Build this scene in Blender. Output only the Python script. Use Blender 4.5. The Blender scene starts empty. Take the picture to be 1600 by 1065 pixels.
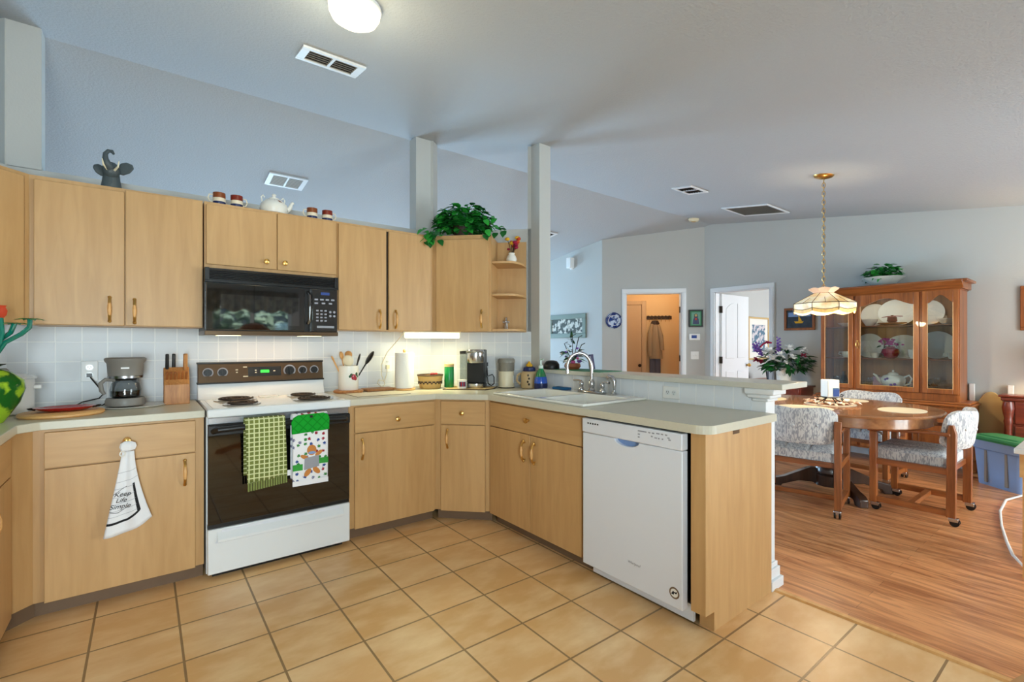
import bpy, bmesh, math, random
from mathutils import Vector, Matrix, Euler
R = random.Random(7)
PI = math.pi
SC = bpy.context.scene
COL = SC.collection

# ------------------------------------------------------------------ camera, sky, light, exposure
cam_d = bpy.data.cameras.new('camera'); cam = bpy.data.objects.new('camera', cam_d); COL.objects.link(cam)
cam_d.sensor_fit = 'HORIZONTAL'; cam_d.sensor_width = 36.0; cam_d.lens = 36.0 * 747.38 / 1600.0
cam_d.shift_y = 4.3 / 1600.0; cam_d.clip_start = 0.05
cam.location = (-2.5452, -3.6613, 1.2686); cam.rotation_euler = (PI / 2, 0, -0.6549)
SC.camera = cam
vs = SC.view_settings
SC.display_settings.display_device = 'sRGB'
vs.view_transform = 'Standard'; vs.look = 'None'; vs.gamma = 1.0; vs.use_curve_mapping = False
vs.exposure = 0.30
SC.cycles.use_denoising = True
SC.cycles.max_bounces = 8; SC.cycles.diffuse_bounces = 5; SC.cycles.glossy_bounces = 4
SC.cycles.transmission_bounces = 6; SC.cycles.transparent_max_bounces = 8
SC.cycles.caustics_reflective = False; SC.cycles.caustics_refractive = False
SC.cycles.sample_clamp_indirect = 4.0

world = bpy.data.worlds.new('world'); SC.world = world; world.use_nodes = True
wn = world.node_tree
bgn = wn.nodes['Background']; bgn.inputs[1].default_value = 0.9
sky = wn.nodes.new('ShaderNodeTexSky'); sky.sky_type = 'HOSEK_WILKIE'; sky.turbidity = 3.0
sky.sun_direction = Vector((-0.5, 0.3, 0.8)).normalized()
wn.links.new(sky.outputs[0], bgn.inputs[0])

def area(name, loc, rot, sx, sy, power, color, spread=PI):
    l = bpy.data.lights.new(name, 'AREA'); l.shape = 'RECTANGLE'; l.size = sx; l.size_y = sy
    l.energy = power; l.color = color; l.spread = spread
    o = bpy.data.objects.new(name, l); COL.objects.link(o); o.location = loc; o.rotation_euler = rot
    return o
sun = bpy.data.lights.new('sun', 'SUN'); sun.energy = 12.0; sun.angle = 0.01; sun.color = (1.0, 0.96, 0.88)
so = bpy.data.objects.new('sun', sun); COL.objects.link(so); so.rotation_euler = (math.radians(-38), 0, math.radians(12))
# daylight entering at the real window openings (an area lamp fills each opening, just outside the pane)
area('daylight_living_east', (2.0, 5.36, 1.15), (-PI / 2, 0, 0), 1.7, 2.0, 350, (0.46, 0.72, 1.0))
area('daylight_living_west', (-1.6, 5.36, 1.15), (-PI / 2, 0, 0), 1.9, 2.0, 370, (0.46, 0.72, 1.0))
area('daylight_kitchen_side', (-3.0, -5.78, 1.2), (PI / 2, 0, 0), 1.0, 1.8, 205, (0.85, 0.93, 1.0))
area('daylight_dining', (2.2, -5.78, 1.15), (PI / 2, 0, 0), 1.9, 2.0, 200, (0.92, 0.96, 1.0))
area('daylight_bedroom', (6.0, -3.05, 1.5), (PI / 2, 0, 0), 1.5, 1.3, 85, (0.88, 0.95, 1.0))

# ------------------------------------------------------------------ mesh builder
class MB:
    def __init__(s): s.v = []; s.f = []; s.m = []
    def add(s, vs, fs, m=0):
        b = len(s.v); s.v += [tuple(p) for p in vs]
        for f in fs: s.f.append(tuple(b + i for i in f)); s.m.append(m)
        return s
    def box(s, x0, x1, y0, y1, z0, z1, m=0):
        return s.add([(x0,y0,z0),(x1,y0,z0),(x1,y1,z0),(x0,y1,z0),(x0,y0,z1),(x1,y0,z1),(x1,y1,z1),(x0,y1,z1)],
                     [(0,3,2,1),(4,5,6,7),(0,1,5,4),(1,2,6,5),(2,3,7,6),(3,0,4,7)], m)
    def obox(s, c, size, rot=(0,0,0), m=0):
        mt = Euler(rot).to_matrix(); c = Vector(c); a, b, d = size[0]/2, size[1]/2, size[2]/2
        vs = [c + mt @ Vector(p) for p in [(-a,-b,-d),(a,-b,-d),(a,b,-d),(-a,b,-d),(-a,-b,d),(a,-b,d),(a,b,d),(-a,b,d)]]
        return s.add(vs, [(0,3,2,1),(4,5,6,7),(0,1,5,4),(1,2,6,5),(2,3,7,6),(3,0,4,7)], m)
    def prism(s, poly, a, b, plane='xy', m=0):
        n = len(poly)
        def P(p, t): return (p[0],p[1],t) if plane == 'xy' else ((p[0],t,p[1]) if plane == 'xz' else (t,p[0],p[1]))
        vs = [P(p,a) for p in poly] + [P(p,b) for p in poly]
        fs = [tuple(range(n-1,-1,-1)), tuple(range(n,2*n))] + [(i,(i+1)%n,n+(i+1)%n,n+i) for i in range(n)]
        return s.add(vs, fs, m)
    def ring(s, c, ax, r, n, r2=None, ph=0):
        ax = Vector(ax).normalized(); u = ax.orthogonal().normalized()
        if abs(ax.z) > .999: u = Vector((1,0,0))
        w = ax.cross(u); c = Vector(c); r2 = r if r2 is None else r2
        return [c + u*(r*math.cos(ph+2*PI*i/n)) + w*(r2*math.sin(ph+2*PI*i/n)) for i in range(n)]
    def loft(s, rings, m=0, cap=True, closed=False):
        n = len(rings[0]); vs = [p for r in rings for p in r]; k = len(rings)
        fs = [(j*n+i, j*n+(i+1)%n, ((j+1)%k)*n+(i+1)%n, ((j+1)%k)*n+i) for j in range(k if closed else k-1) for i in range(n)]
        if cap and not closed: fs += [tuple(range(n-1,-1,-1)), tuple(range((k-1)*n, k*n))]
        return s.add(vs, fs, m)
    def cyl(s, p0, p1, r0, r1=None, n=16, m=0, ph=0):
        ax = Vector(p1)-Vector(p0); r1 = r0 if r1 is None else r1
        return s.loft([s.ring(p0,ax,r0,n,ph=ph), s.ring(p1,ax,r1,n,ph=ph)], m)
    def tube(s, pts, r, n=8, m=0, closed=False):
        pts = [Vector(p) for p in pts]; k = len(pts); rs = r if isinstance(r,(list,tuple)) else [r]*k
        rings = []; u = None
        for i in range(k):
            a = pts[(i-1)%k] if (closed or i>0) else pts[i]; b = pts[(i+1)%k] if (closed or i<k-1) else pts[i]
            t = (b-a).normalized()
            if u is None: u = t.orthogonal().normalized()
            u = (u - t*u.dot(t)).normalized(); w = t.cross(u)
            rings.append([pts[i]+u*(rs[i]*math.cos(2*PI*j/n))+w*(rs[i]*math.sin(2*PI*j/n)) for j in range(n)])
        return s.loft(rings, m, True, closed)
    def lathe(s, prof, c=(0,0,0), n=24, m=0, sx=1, sy=1, rot=None, wave=None):
        mt = Euler(rot).to_matrix() if rot else None; c = Vector(c); rings = []
        for k,(r,z) in enumerate(prof):
            ring = []
            for i in range(n):
                a = 2*PI*i/n; rr = max(r,1e-4)*(1+(wave(a,k) if wave else 0))
                p = Vector((rr*math.cos(a)*sx, rr*math.sin(a)*sy, z))
                ring.append(c + (mt @ p if mt else p))
            rings.append(ring)
        return s.loft(rings, m, True)
    def sphere(s, c, r, sc=(1,1,1), n=14, k=9, m=0, rot=None):
        mt = Euler(rot).to_matrix() if rot else Matrix.Identity(3); c = Vector(c); rings = []
        for j in range(k):
            t = PI*(j+.02)/(k-1+.04); z = -math.cos(t); q = math.sin(t)
            rings.append([c + mt @ Vector((r*sc[0]*q*math.cos(2*PI*i/n), r*sc[1]*q*math.sin(2*PI*i/n), r*sc[2]*z)) for i in range(n)])
        return s.loft(rings, m, True)
    def grid(s, fn, nu, nv, m=0):
        vs = [fn(i/nu, j/nv) for j in range(nv+1) for i in range(nu+1)]
        fs = [(j*(nu+1)+i, j*(nu+1)+i+1, (j+1)*(nu+1)+i+1, (j+1)*(nu+1)+i) for j in range(nv) for i in range(nu)]
        return s.add(vs, fs, m)
    def leaf(s, p, d, up, L, W, m=0, fold=.25, droop=.3):
        d = Vector(d).normalized(); up = Vector(up); side = d.cross(up)
        if side.length < 1e-3: side = d.orthogonal()
        side.normalize(); nn = side.cross(d); p = Vector(p)
        def q(t, w): return p + d*(L*t) + side*(W*w) + nn*(abs(w)*W*fold - droop*L*t*t)
        vs = [q(0,0), q(.18,-.42), q(.18,.42), q(.5,-.5), q(.5,0), q(.5,.5), q(.82,-.24), q(.82,.24), q(1,0), q(.18,0), q(.82,0)]
        return s.add(vs, [(0,1,9),(0,9,2),(1,3,4,9),(9,4,5,2),(3,6,10,4),(4,10,7,5),(6,8,10),(10,8,7)], m)
    def build(s, name, mats, parent=None, loc=(0,0,0), rot=(0,0,0), smooth=False, bevel=0, seg=2, solid=0, subsurf=0, fixn=True):
        me = bpy.data.meshes.new(name); me.from_pydata(s.v, [], s.f)
        if not isinstance(mats, (list, tuple)): mats = [mats]
        for mt in mats: me.materials.append(M[mt] if isinstance(mt, str) else mt)
        me.polygons.foreach_set('material_index', s.m)
        if fixn:
            bm = bmesh.new(); bm.from_mesh(me); bmesh.ops.recalc_face_normals(bm, faces=bm.faces); bm.to_mesh(me); bm.free()
        if smooth:
            me.polygons.foreach_set('use_smooth', [True]*len(me.polygons)); me.set_sharp_from_angle(angle=math.radians(40))
        me.update()
        o = bpy.data.objects.new(name, me); COL.objects.link(o); o.location = loc; o.rotation_euler = rot
        if parent is not None: o.parent = parent
        if solid:
            md = o.modifiers.new('solid','SOLIDIFY'); md.thickness = solid; md.offset = 0
        if bevel:
            md = o.modifiers.new('bevel','BEVEL'); md.width = bevel; md.segments = seg; md.limit_method = 'ANGLE'; md.angle_limit = math.radians(40)
            if not smooth: me.polygons.foreach_set('use_smooth', [True]*len(me.polygons)); me.set_sharp_from_angle(angle=math.radians(30)); md.harden_normals = False
        if subsurf:
            md = o.modifiers.new('sub','SUBSURF'); md.levels = subsurf; md.render_levels = subsurf
        return o

def tag(o, label, cat, group=None, kind=None):
    o['label'] = label; o['category'] = cat
    if group: o['group'] = group
    if kind: o['kind'] = kind
    return o
def thing(name, label, cat, loc=(0,0,0), rotz=0, group=None, rot=None):
    o = bpy.data.objects.new(name, None); COL.objects.link(o); o.empty_display_size = .05
    o.location = loc; o.rotation_euler = rot if rot else (0,0,rotz)
    return tag(o, label, cat, group)
def struct(name, mb, mat, loc=(0,0,0), rot=(0,0,0), parent=None, **kw):
    o = mb.build(name, mat, parent, loc, rot, **kw)
    if parent is None: o['kind'] = 'structure'
    return o
def copy_tree(root, loc=None, rotz=None, label=None, group=None):
    r = root.copy(); COL.objects.link(r)
    if loc is not None: r.location = loc
    if rotz is not None: r.rotation_euler = (0,0,rotz)
    if label: r['label'] = label
    if group: r['group'] = group
    for ch in [o for o in bpy.data.objects if o.parent == root]:
        c = ch.copy(); COL.objects.link(c); c.parent = r
        for g in [o for o in bpy.data.objects if o.parent == ch]:
            d = g.copy(); COL.objects.link(d); d.parent = c
    return r
def text(name, body, size, mat, parent, loc, rot, shear=0, extrude=.0003, align='CENTER'):
    cu = bpy.data.curves.new(name, 'FONT'); cu.body = body; cu.size = size; cu.shear = shear; cu.extrude = extrude
    cu.align_x = align; cu.align_y = 'CENTER'
    t = bpy.data.objects.new('tmp_text', cu); COL.objects.link(t)
    bpy.context.view_layer.update()
    me = bpy.data.meshes.new_from_object(t.evaluated_get(bpy.context.evaluated_depsgraph_get()))
    bpy.data.objects.remove(t); me.name = name; me.materials.clear(); me.materials.append(M[mat])
    o = bpy.data.objects.new(name, me); COL.objects.link(o); o.location = loc; o.rotation_euler = rot; o.parent = parent
    return o

# ------------------------------------------------------------------ materials
M = {}
def newmat(name):
    m = bpy.data.materials.new(name); m.use_nodes = True; M[name] = m
    nt = m.node_tree; return m, nt, nt.nodes['Principled BSDF']
def srgb(r, g, b):
    f = lambda c: (c/255/12.92 if c/255 <= .04045 else ((c/255+.055)/1.055)**2.4)
    return (f(r), f(g), f(b), 1)
def plain(name, rgb, rough=.5, metal=0, bump=0, bscale=200, spec=.5, var=0, vscale=3, coat=0, emit=None, estr=0, trans=0, ior=1.45, alpha=1):
    m, nt, b = newmat(name)
    b.inputs['Base Color'].default_value = srgb(*rgb); b.inputs['Roughness'].default_value = rough; b.inputs['Metallic'].default_value = metal
    b.inputs['Specular IOR Level'].default_value = spec; b.inputs['Coat Weight'].default_value = coat
    b.inputs['Transmission Weight'].default_value = trans; b.inputs['IOR'].default_value = ior; b.inputs['Alpha'].default_value = alpha
    if emit: b.inputs['Emission Color'].default_value = srgb(*emit); b.inputs['Emission Strength'].default_value = estr
    if bump or var:
        tc = nt.nodes.new('ShaderNodeTexCoord')
    if bump:
        n = nt.nodes.new('ShaderNodeTexNoise'); n.inputs['Scale'].default_value = bscale; n.inputs['Detail'].default_value = 3
        bp = nt.nodes.new('ShaderNodeBump'); bp.inputs['Strength'].default_value = bump; bp.inputs['Distance'].default_value = .004
        nt.links.new(tc.outputs['Object'], n.inputs['Vector']); nt.links.new(n.outputs['Fac'], bp.inputs['Height']); nt.links.new(bp.outputs['Normal'], b.inputs['Normal'])
    if var:
        n = nt.nodes.new('ShaderNodeTexNoise'); n.inputs['Scale'].default_value = vscale; n.inputs['Detail'].default_value = 4
        mx = nt.nodes.new('ShaderNodeMix'); mx.data_type = 'RGBA'; mx.inputs[6].default_value = srgb(*[max(0,c*(1-var)) for c in rgb]); mx.inputs[7].default_value = srgb(*[min(255,c*(1+var)) for c in rgb])
        nt.links.new(tc.outputs['Object'], n.inputs['Vector']); nt.links.new(n.outputs['Fac'], mx.inputs[0]); nt.links.new(mx.outputs[2], b.inputs['Base Color'])
    return m
def ramp(nt, stops):
    r = nt.nodes.new('ShaderNodeValToRGB'); e = r.color_ramp.elements
    while len(e) < len(stops): e.new(.5)
    for k,(p,c) in enumerate(stops): e[k].position = p; e[k].color = srgb(*c)
    return r
def wood(name, c1, c2, grain='z', rough=.45, scale=6, stretch=.06, bump=.05, coat=0, spec=.5):
    m, nt, b = newmat(name)
    tc = nt.nodes.new('ShaderNodeTexCoord'); mp = nt.nodes.new('ShaderNodeMapping')
    sc = {'x':(stretch,1,1),'y':(1,stretch,1),'z':(1,1,stretch)}[grain]
    mp.inputs['Scale'].default_value = sc
    n = nt.nodes.new('ShaderNodeTexNoise'); n.inputs['Scale'].default_value = scale*6; n.inputs['Detail'].default_value = 6; n.inputs['Distortion'].default_value = .6
    n2 = nt.nodes.new('ShaderNodeTexNoise'); n2.inputs['Scale'].default_value = scale; n2.inputs['Detail'].default_value = 3
    ad = nt.nodes.new('ShaderNodeMath'); ad.operation = 'MULTIPLY_ADD'; ad.inputs[1].default_value = .5
    r = ramp(nt, [(.38,c1),(.62,c2)])
    L = nt.links.new
    L(tc.outputs['Object'], mp.inputs[0]); L(mp.outputs[0], n.inputs['Vector']); L(mp.outputs[0], n2.inputs['Vector'])
    hm = nt.nodes.new('ShaderNodeMath'); hm.operation = 'MULTIPLY'; hm.inputs[1].default_value = .5
    L(n2.outputs['Fac'], hm.inputs[0]); L(n.outputs['Fac'], ad.inputs[0]); L(hm.outputs[0], ad.inputs[2]); L(ad.outputs[0], r.inputs[0]); L(r.outputs[0], b.inputs['Base Color'])
    b.inputs['Roughness'].default_value = rough; b.inputs['Coat Weight'].default_value = coat; b.inputs['Specular IOR Level'].default_value = spec
    if bump:
        bp = nt.nodes.new('ShaderNodeBump'); bp.inputs['Strength'].default_value = bump; bp.inputs['Distance'].default_value = .003
        L(n.outputs['Fac'], bp.inputs['Height']); L(bp.outputs[0], b.inputs['Normal'])
    return m
def tile(name, c1, c2, grout, size, gw, rough, off=(0,0,0), swap=None, cloud=None, bump=.35, coat=0, spec=.5, rowh=None):
    """square tiles laid in the object's own x/y (or x/z with swap='xz') plane"""
    m, nt, b = newmat(name); L = nt.links.new
    tc = nt.nodes.new('ShaderNodeTexCoord'); mp = nt.nodes.new('ShaderNodeMapping')
    mp.inputs['Location'].default_value = off
    L(tc.outputs['Object'], mp.inputs[0]); vec = mp.outputs[0]
    if swap:
        sp = nt.nodes.new('ShaderNodeSeparateXYZ'); cb = nt.nodes.new('ShaderNodeCombineXYZ'); L(vec, sp.inputs[0])
        L(sp.outputs[0 if swap[0]=='x' else 1], cb.inputs[0]); L(sp.outputs[2], cb.inputs[1]); vec = cb.outputs[0]
    br = nt.nodes.new('ShaderNodeTexBrick'); br.offset = 0; br.squash = 1
    br.inputs['Scale'].default_value = 1; br.inputs['Brick Width'].default_value = size; br.inputs['Row Height'].default_value = rowh or size
    br.inputs['Mortar Size'].default_value = gw; br.inputs['Mortar Smooth'].default_value = .15; br.inputs['Bias'].default_value = 0
    br.inputs['Color1'].default_value = srgb(*c1); br.inputs['Color2'].default_value = srgb(*c2); br.inputs['Mortar'].default_value = srgb(*grout)
    L(vec, br.inputs['Vector']); col = br.outputs['Color']
    if cloud:
        n = nt.nodes.new('ShaderNodeTexNoise'); n.inputs['Scale'].default_value = cloud[1]; n.inputs['Detail'].default_value = 5; n.inputs['Roughness'].default_value = .55
        mpc = nt.nodes.new('ShaderNodeMapping'); mpc.inputs['Scale'].default_value = (1, 2.0, 1); L(vec, mpc.inputs[0]); L(mpc.outputs[0], n.inputs['Vector'])
        rp = nt.nodes.new('ShaderNodeMapRange'); rp.inputs[1].default_value = .42; rp.inputs[2].default_value = .68; rp.inputs[4].default_value = .75
        inv = nt.nodes.new('ShaderNodeMath'); inv.operation = 'SUBTRACT'; inv.inputs[0].default_value = 1; L(br.outputs['Fac'], inv.inputs[1])
        ml = nt.nodes.new('ShaderNodeMath'); ml.operation = 'MULTIPLY'; L(n.outputs['Fac'], rp.inputs[0]); L(rp.outputs[0], ml.inputs[0]); L(inv.outputs[0], ml.inputs[1])
        mx = nt.nodes.new('ShaderNodeMix'); mx.data_type = 'RGBA'; L(ml.outputs[0], mx.inputs[0]); L(col, mx.inputs[6]); mx.inputs[7].default_value = srgb(*cloud[0]); col = mx.outputs[2]
    L(col, b.inputs['Base Color'])
    bp = nt.nodes.new('ShaderNodeBump'); bp.invert = True; bp.inputs['Strength'].default_value = bump; bp.inputs['Distance'].default_value = .003
    L(br.outputs['Fac'], bp.inputs['Height']); L(bp.outputs[0], b.inputs['Normal'])
    b.inputs['Roughness'].default_value = rough; b.inputs['Coat Weight'].default_value = coat; b.inputs['Specular IOR Level'].default_value = spec
    return m
def planks(name):
    m, nt, b = newmat(name); L = nt.links.new
    tc = nt.nodes.new('ShaderNodeTexCoord'); sp = nt.nodes.new('ShaderNodeSeparateXYZ'); cb = nt.nodes.new('ShaderNodeCombineXYZ')
    L(tc.outputs['Object'], sp.inputs[0]); L(sp.outputs[1], cb.inputs[0]); L(sp.outputs[0], cb.inputs[1])
    br = nt.nodes.new('ShaderNodeTexBrick'); br.offset = .37; br.inputs['Scale'].default_value = 1
    br.inputs['Brick Width'].default_value = 1.2; br.inputs['Row Height'].default_value = .085; br.inputs['Mortar Size'].default_value = .0012
    br.inputs['Color1'].default_value = srgb(228,156,102); br.inputs['Color2'].default_value = srgb(190,116,66); br.inputs['Mortar'].default_value = srgb(105,62,36)
    L(cb.outputs[0], br.inputs['Vector'])
    mp = nt.nodes.new('ShaderNodeMapping'); mp.inputs['Scale'].default_value = (1.1, 8, 1); L(cb.outputs[0], mp.inputs[0])
    n = nt.nodes.new('ShaderNodeTexNoise'); n.inputs['Scale'].default_value = 2.6; n.inputs['Detail'].default_value = 5; n.inputs['Distortion'].default_value = 1.0; L(mp.outputs[0], n.inputs['Vector'])
    r = ramp(nt, [(.36,(140,84,48)),(.60,(236,172,116))]); L(n.outputs['Fac'], r.inputs[0])
    mx = nt.nodes.new('ShaderNodeMix'); mx.data_type = 'RGBA'; mx.inputs[0].default_value = .5; L(br.outputs['Color'], mx.inputs[6]); L(r.outputs[0], mx.inputs[7]); L(mx.outputs[2], b.inputs['Base Color'])
    b.inputs['Roughness'].default_value = .32; b.inputs['Specular IOR Level'].default_value = .4
    return m

plain('paint_wall', (187,188,186), .9, bump=.25, bscale=90, spec=.2)
plain('paint_ceiling', (180,185,190), .95, bump=.9, bscale=70, spec=.15)
plain('paint_trim', (226,229,232), .45)
plain('paint_orange', (218,184,136), .85)
plain('paint_door_tan', (196,166,130), .7)
tile('floor_tile', (230,184,126), (220,172,112), (150,118,78), .309, .0048, .34, off=(.875+.0, 1.349-.311*0, 0), cloud=((246,214,164),3.4), spec=.45)
tile('bar_tile', (226,230,236), (222,227,233), (242,244,246), .111, .003, .34, off=(.05,0,.02), swap='xz', bump=.5, spec=.35, rowh=.3)
tile('wall_tile', (218,222,226), (214,218,223), (240,242,242), .111, .003, .38, off=(0,0,-.031), swap='xz', bump=.5, spec=.35)
planks('wood_floor')
wood('maple', (184,143,92), (198,157,105), 'z', .42, scale=5, stretch=.10, bump=.02)
wood('maple_x', (184,143,92), (198,157,105), 'x', .42, scale=5, stretch=.10, bump=.02)
plain('toe_vinyl', (112,88,66), .6, var=.08, vscale=8)
plain('dark_gap', (28,20,14), .8)
wood('oak', (118,64,28), (168,98,46), 'z', .35, scale=7, stretch=.08, coat=.2)
wood('oak_lit', (150,104,56), (182,132,78), 'z', .5, scale=7)  # lighter copy of oak: the lit hutch interior is put into its colour
wood('oak_x', (118,64,28), (168,98,46), 'x', .35, scale=7, stretch=.08, coat=.2)
wood('oak_y', (118,64,28), (168,98,46), 'y', .35, scale=7, stretch=.08, coat=.2)
wood('table_wood', (140,92,56), (172,118,76), 'y', .25, scale=6, stretch=.1, coat=.4)
wood('dark_wood', (48,32,24), (70,46,32), 'z', .3, scale=6, coat=.3)
wood('cherry', (96,34,22), (130,52,32), 'x', .3, scale=6, coat=.3)
wood('light_wood', (206,150,88), (226,176,112), 'x', .45, scale=6)
wood('block_wood', (158,98,48), (196,136,76), 'z', .45, scale=12, stretch=.15)
wood('nook_wood', (206,140,70), (222,160,88), 'x', .3, scale=4, coat=.3)
plain('laminate', (200,196,178), .32, var=.02, vscale=60)
plain('laminate_bar', (204,202,190), .32, var=.02, vscale=60)
plain('porcelain', (238,237,230), .12, coat=.5)
plain('enamel', (226,230,232), .2, coat=.4)
plain('enamel_dw', (220,224,232), .28, coat=.2)
plain('black_gloss', (10,10,11), .06, coat=1, spec=.8)
plain('black_plastic', (20,20,21), .35)
plain('oven_glass', (9,8,8), .05, coat=1)
plain('micro_glass', (22,28,34), .03, coat=1, spec=1.0)
M['micro_glass'].node_tree.nodes['Principled BSDF'].inputs['Coat IOR'].default_value = 2.2
M['black_gloss'].node_tree.nodes['Principled BSDF'].inputs['Coat IOR'].default_value = 1.8
plain('bronze_panel', (96,76,56), .3, metal=.6)
plain('chrome', (196,197,200), .16, metal=1)
plain('steel', (170,172,176), .25, metal=1)
plain('brass', (216,172,98), .28, metal=1)
plain('dark_metal', (60,52,44), .35, metal=.9)
plain('coil', (64,54,48), .5, metal=.5)
plain('white_plastic', (232,233,232), .35)
plain('grey_plastic', (128,124,118), .4)
plain('cream_plastic', (226,216,188), .35)
plain('white_cloth', (232,233,236), .9, bump=.2, bscale=300)
plain('black_print', (18,18,22), .8)
plain('grey_print', (150,152,160), .8)
plain('red_enamel', (150,10,16), .2, coat=.5)
plain('pot_white', (232,230,222), .3)
plain('glass', (255,255,255), .0, trans=1, ior=1.45)
plain('led_green', (10,40,10), .4, emit=(60,255,70), estr=1.6)
plain('dark_pot', (52,34,26), .6)
plain('terracotta', (150,84,52), .7)
plain('petal_white', (240,240,238), .8); plain('petal_pink', (206,88,150), .8); plain('petal_purple', (112,78,158), .8)
plain('petal_crimson', (150,18,60), .8); plain('petal_orange', (196,66,34), .6); plain('petal_yellow', (222,170,40), .8); plain('petal_magenta', (186,40,140), .8)
plain('leaf', (22,92,34), .45, var=.3, vscale=18); plain('leaf_dark', (30,66,34), .5, var=.3, vscale=20); plain('leaf_bright', (40,140,48), .4, var=.3, vscale=20)
plain('stem', (40,96,44), .5); plain('blue_print', (40,70,140), .6); plain('navy', (22,34,84), .4)
plain('tote_blue', (122,150,196), .5); plain('tote_green', (44,124,80), .5)
plain('hose_white', (228,226,220), .45)
plain('tan_panel', (196,168,116), .7)
plain('grey_green_frame', (112,124,112), .6, bump=.6, bscale=60)
plain('canvas_dark', (44,52,62), .7, var=.5, vscale=14)
plain('coat_cloth', (158,138,112), .95, bump=.4, bscale=120)
plain('denim', (84,88,104), .95)
plain('cup_brown', (128,66,28), .3); plain('cup_cream', (226,214,190), .3); plain('cup_blue', (28,40,86), .3); plain('cup_rust', (120,38,22), .3)
plain('elephant', (70,80,84), .45, bump=.4, bscale=50)
plain('cranberry', (150,30,50), .12, coat=.6)
plain('soap_blue', (30,84,190), .12, coat=.6); plain('soap_green', (26,120,70), .12, coat=.6); plain('sponge', (22,84,132), .9)
plain('jar_tan', (196,168,124), .4); plain('green_can', (16,120,60), .3)
plain('paper', (240,238,230), .95, bump=.3, bscale=90)
plain('basket', (196,160,96), .7, bump=.8, bscale=90); plain('basket_dark', (70,52,38), .7)
plain('candle_wax', (240,236,226), .5)
plain('lace', (226,214,190), .95, bump=.6, bscale=80)
plain('placemat', (222,212,184), .9, bump=.5, bscale=60)
plain('lamp_glass_lit', (255,236,190), .5, emit=(255,246,224), estr=1.15)
plain('tube_lit', (255,250,220), .5, emit=(255,246,190), estr=2.2)
plain('green_check', (120,130,70), .95)
plain('pink_print', (222,180,206), .6)
plain('tiffany_amber', (150,86,44), .4, emit=(190,110,60), estr=.12)
plain('hedge_leaf', (165,205,165), .7, var=.4, vscale=4)
plain('hedge', (160,190,170), .8, var=.4, vscale=4)
plain('valance', (120,116,104), .9, var=.6, vscale=12)
plain('carpet', (150,140,126), .98, bump=.5, bscale=150)
plain('fabric_cover', (214,214,210), .9)

def glass_pane(name, tint=(235,240,240)):
    m, nt, b = newmat(name); L = nt.links.new
    out = [n for n in nt.nodes if n.type == 'OUTPUT_MATERIAL'][0]
    tr = nt.nodes.new('ShaderNodeBsdfTransparent'); tr.inputs[0].default_value = srgb(*tint)
    gl = nt.nodes.new('ShaderNodeBsdfGlossy'); gl.inputs['Roughness'].default_value = .01
    lw = nt.nodes.new('ShaderNodeLayerWeight'); pw = nt.nodes.new('ShaderNodeMath'); pw.operation = 'POWER'; pw.inputs[1].default_value = 4; L(lw.outputs['Facing'], pw.inputs[0])
    fr = nt.nodes.new('ShaderNodeMath'); fr.operation = 'MULTIPLY_ADD'; fr.inputs[1].default_value = .6; fr.inputs[2].default_value = .07; L(pw.outputs[0], fr.inputs[0])
    mx = nt.nodes.new('ShaderNodeMixShader'); L(fr.outputs[0], mx.inputs[0]); L(tr.outputs[0], mx.inputs[1]); L(gl.outputs[0], mx.inputs[2]); L(mx.outputs[0], out.inputs[0])
    return m
glass_pane('pane'); glass_pane('drinking_glass', (214,220,224))
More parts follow.
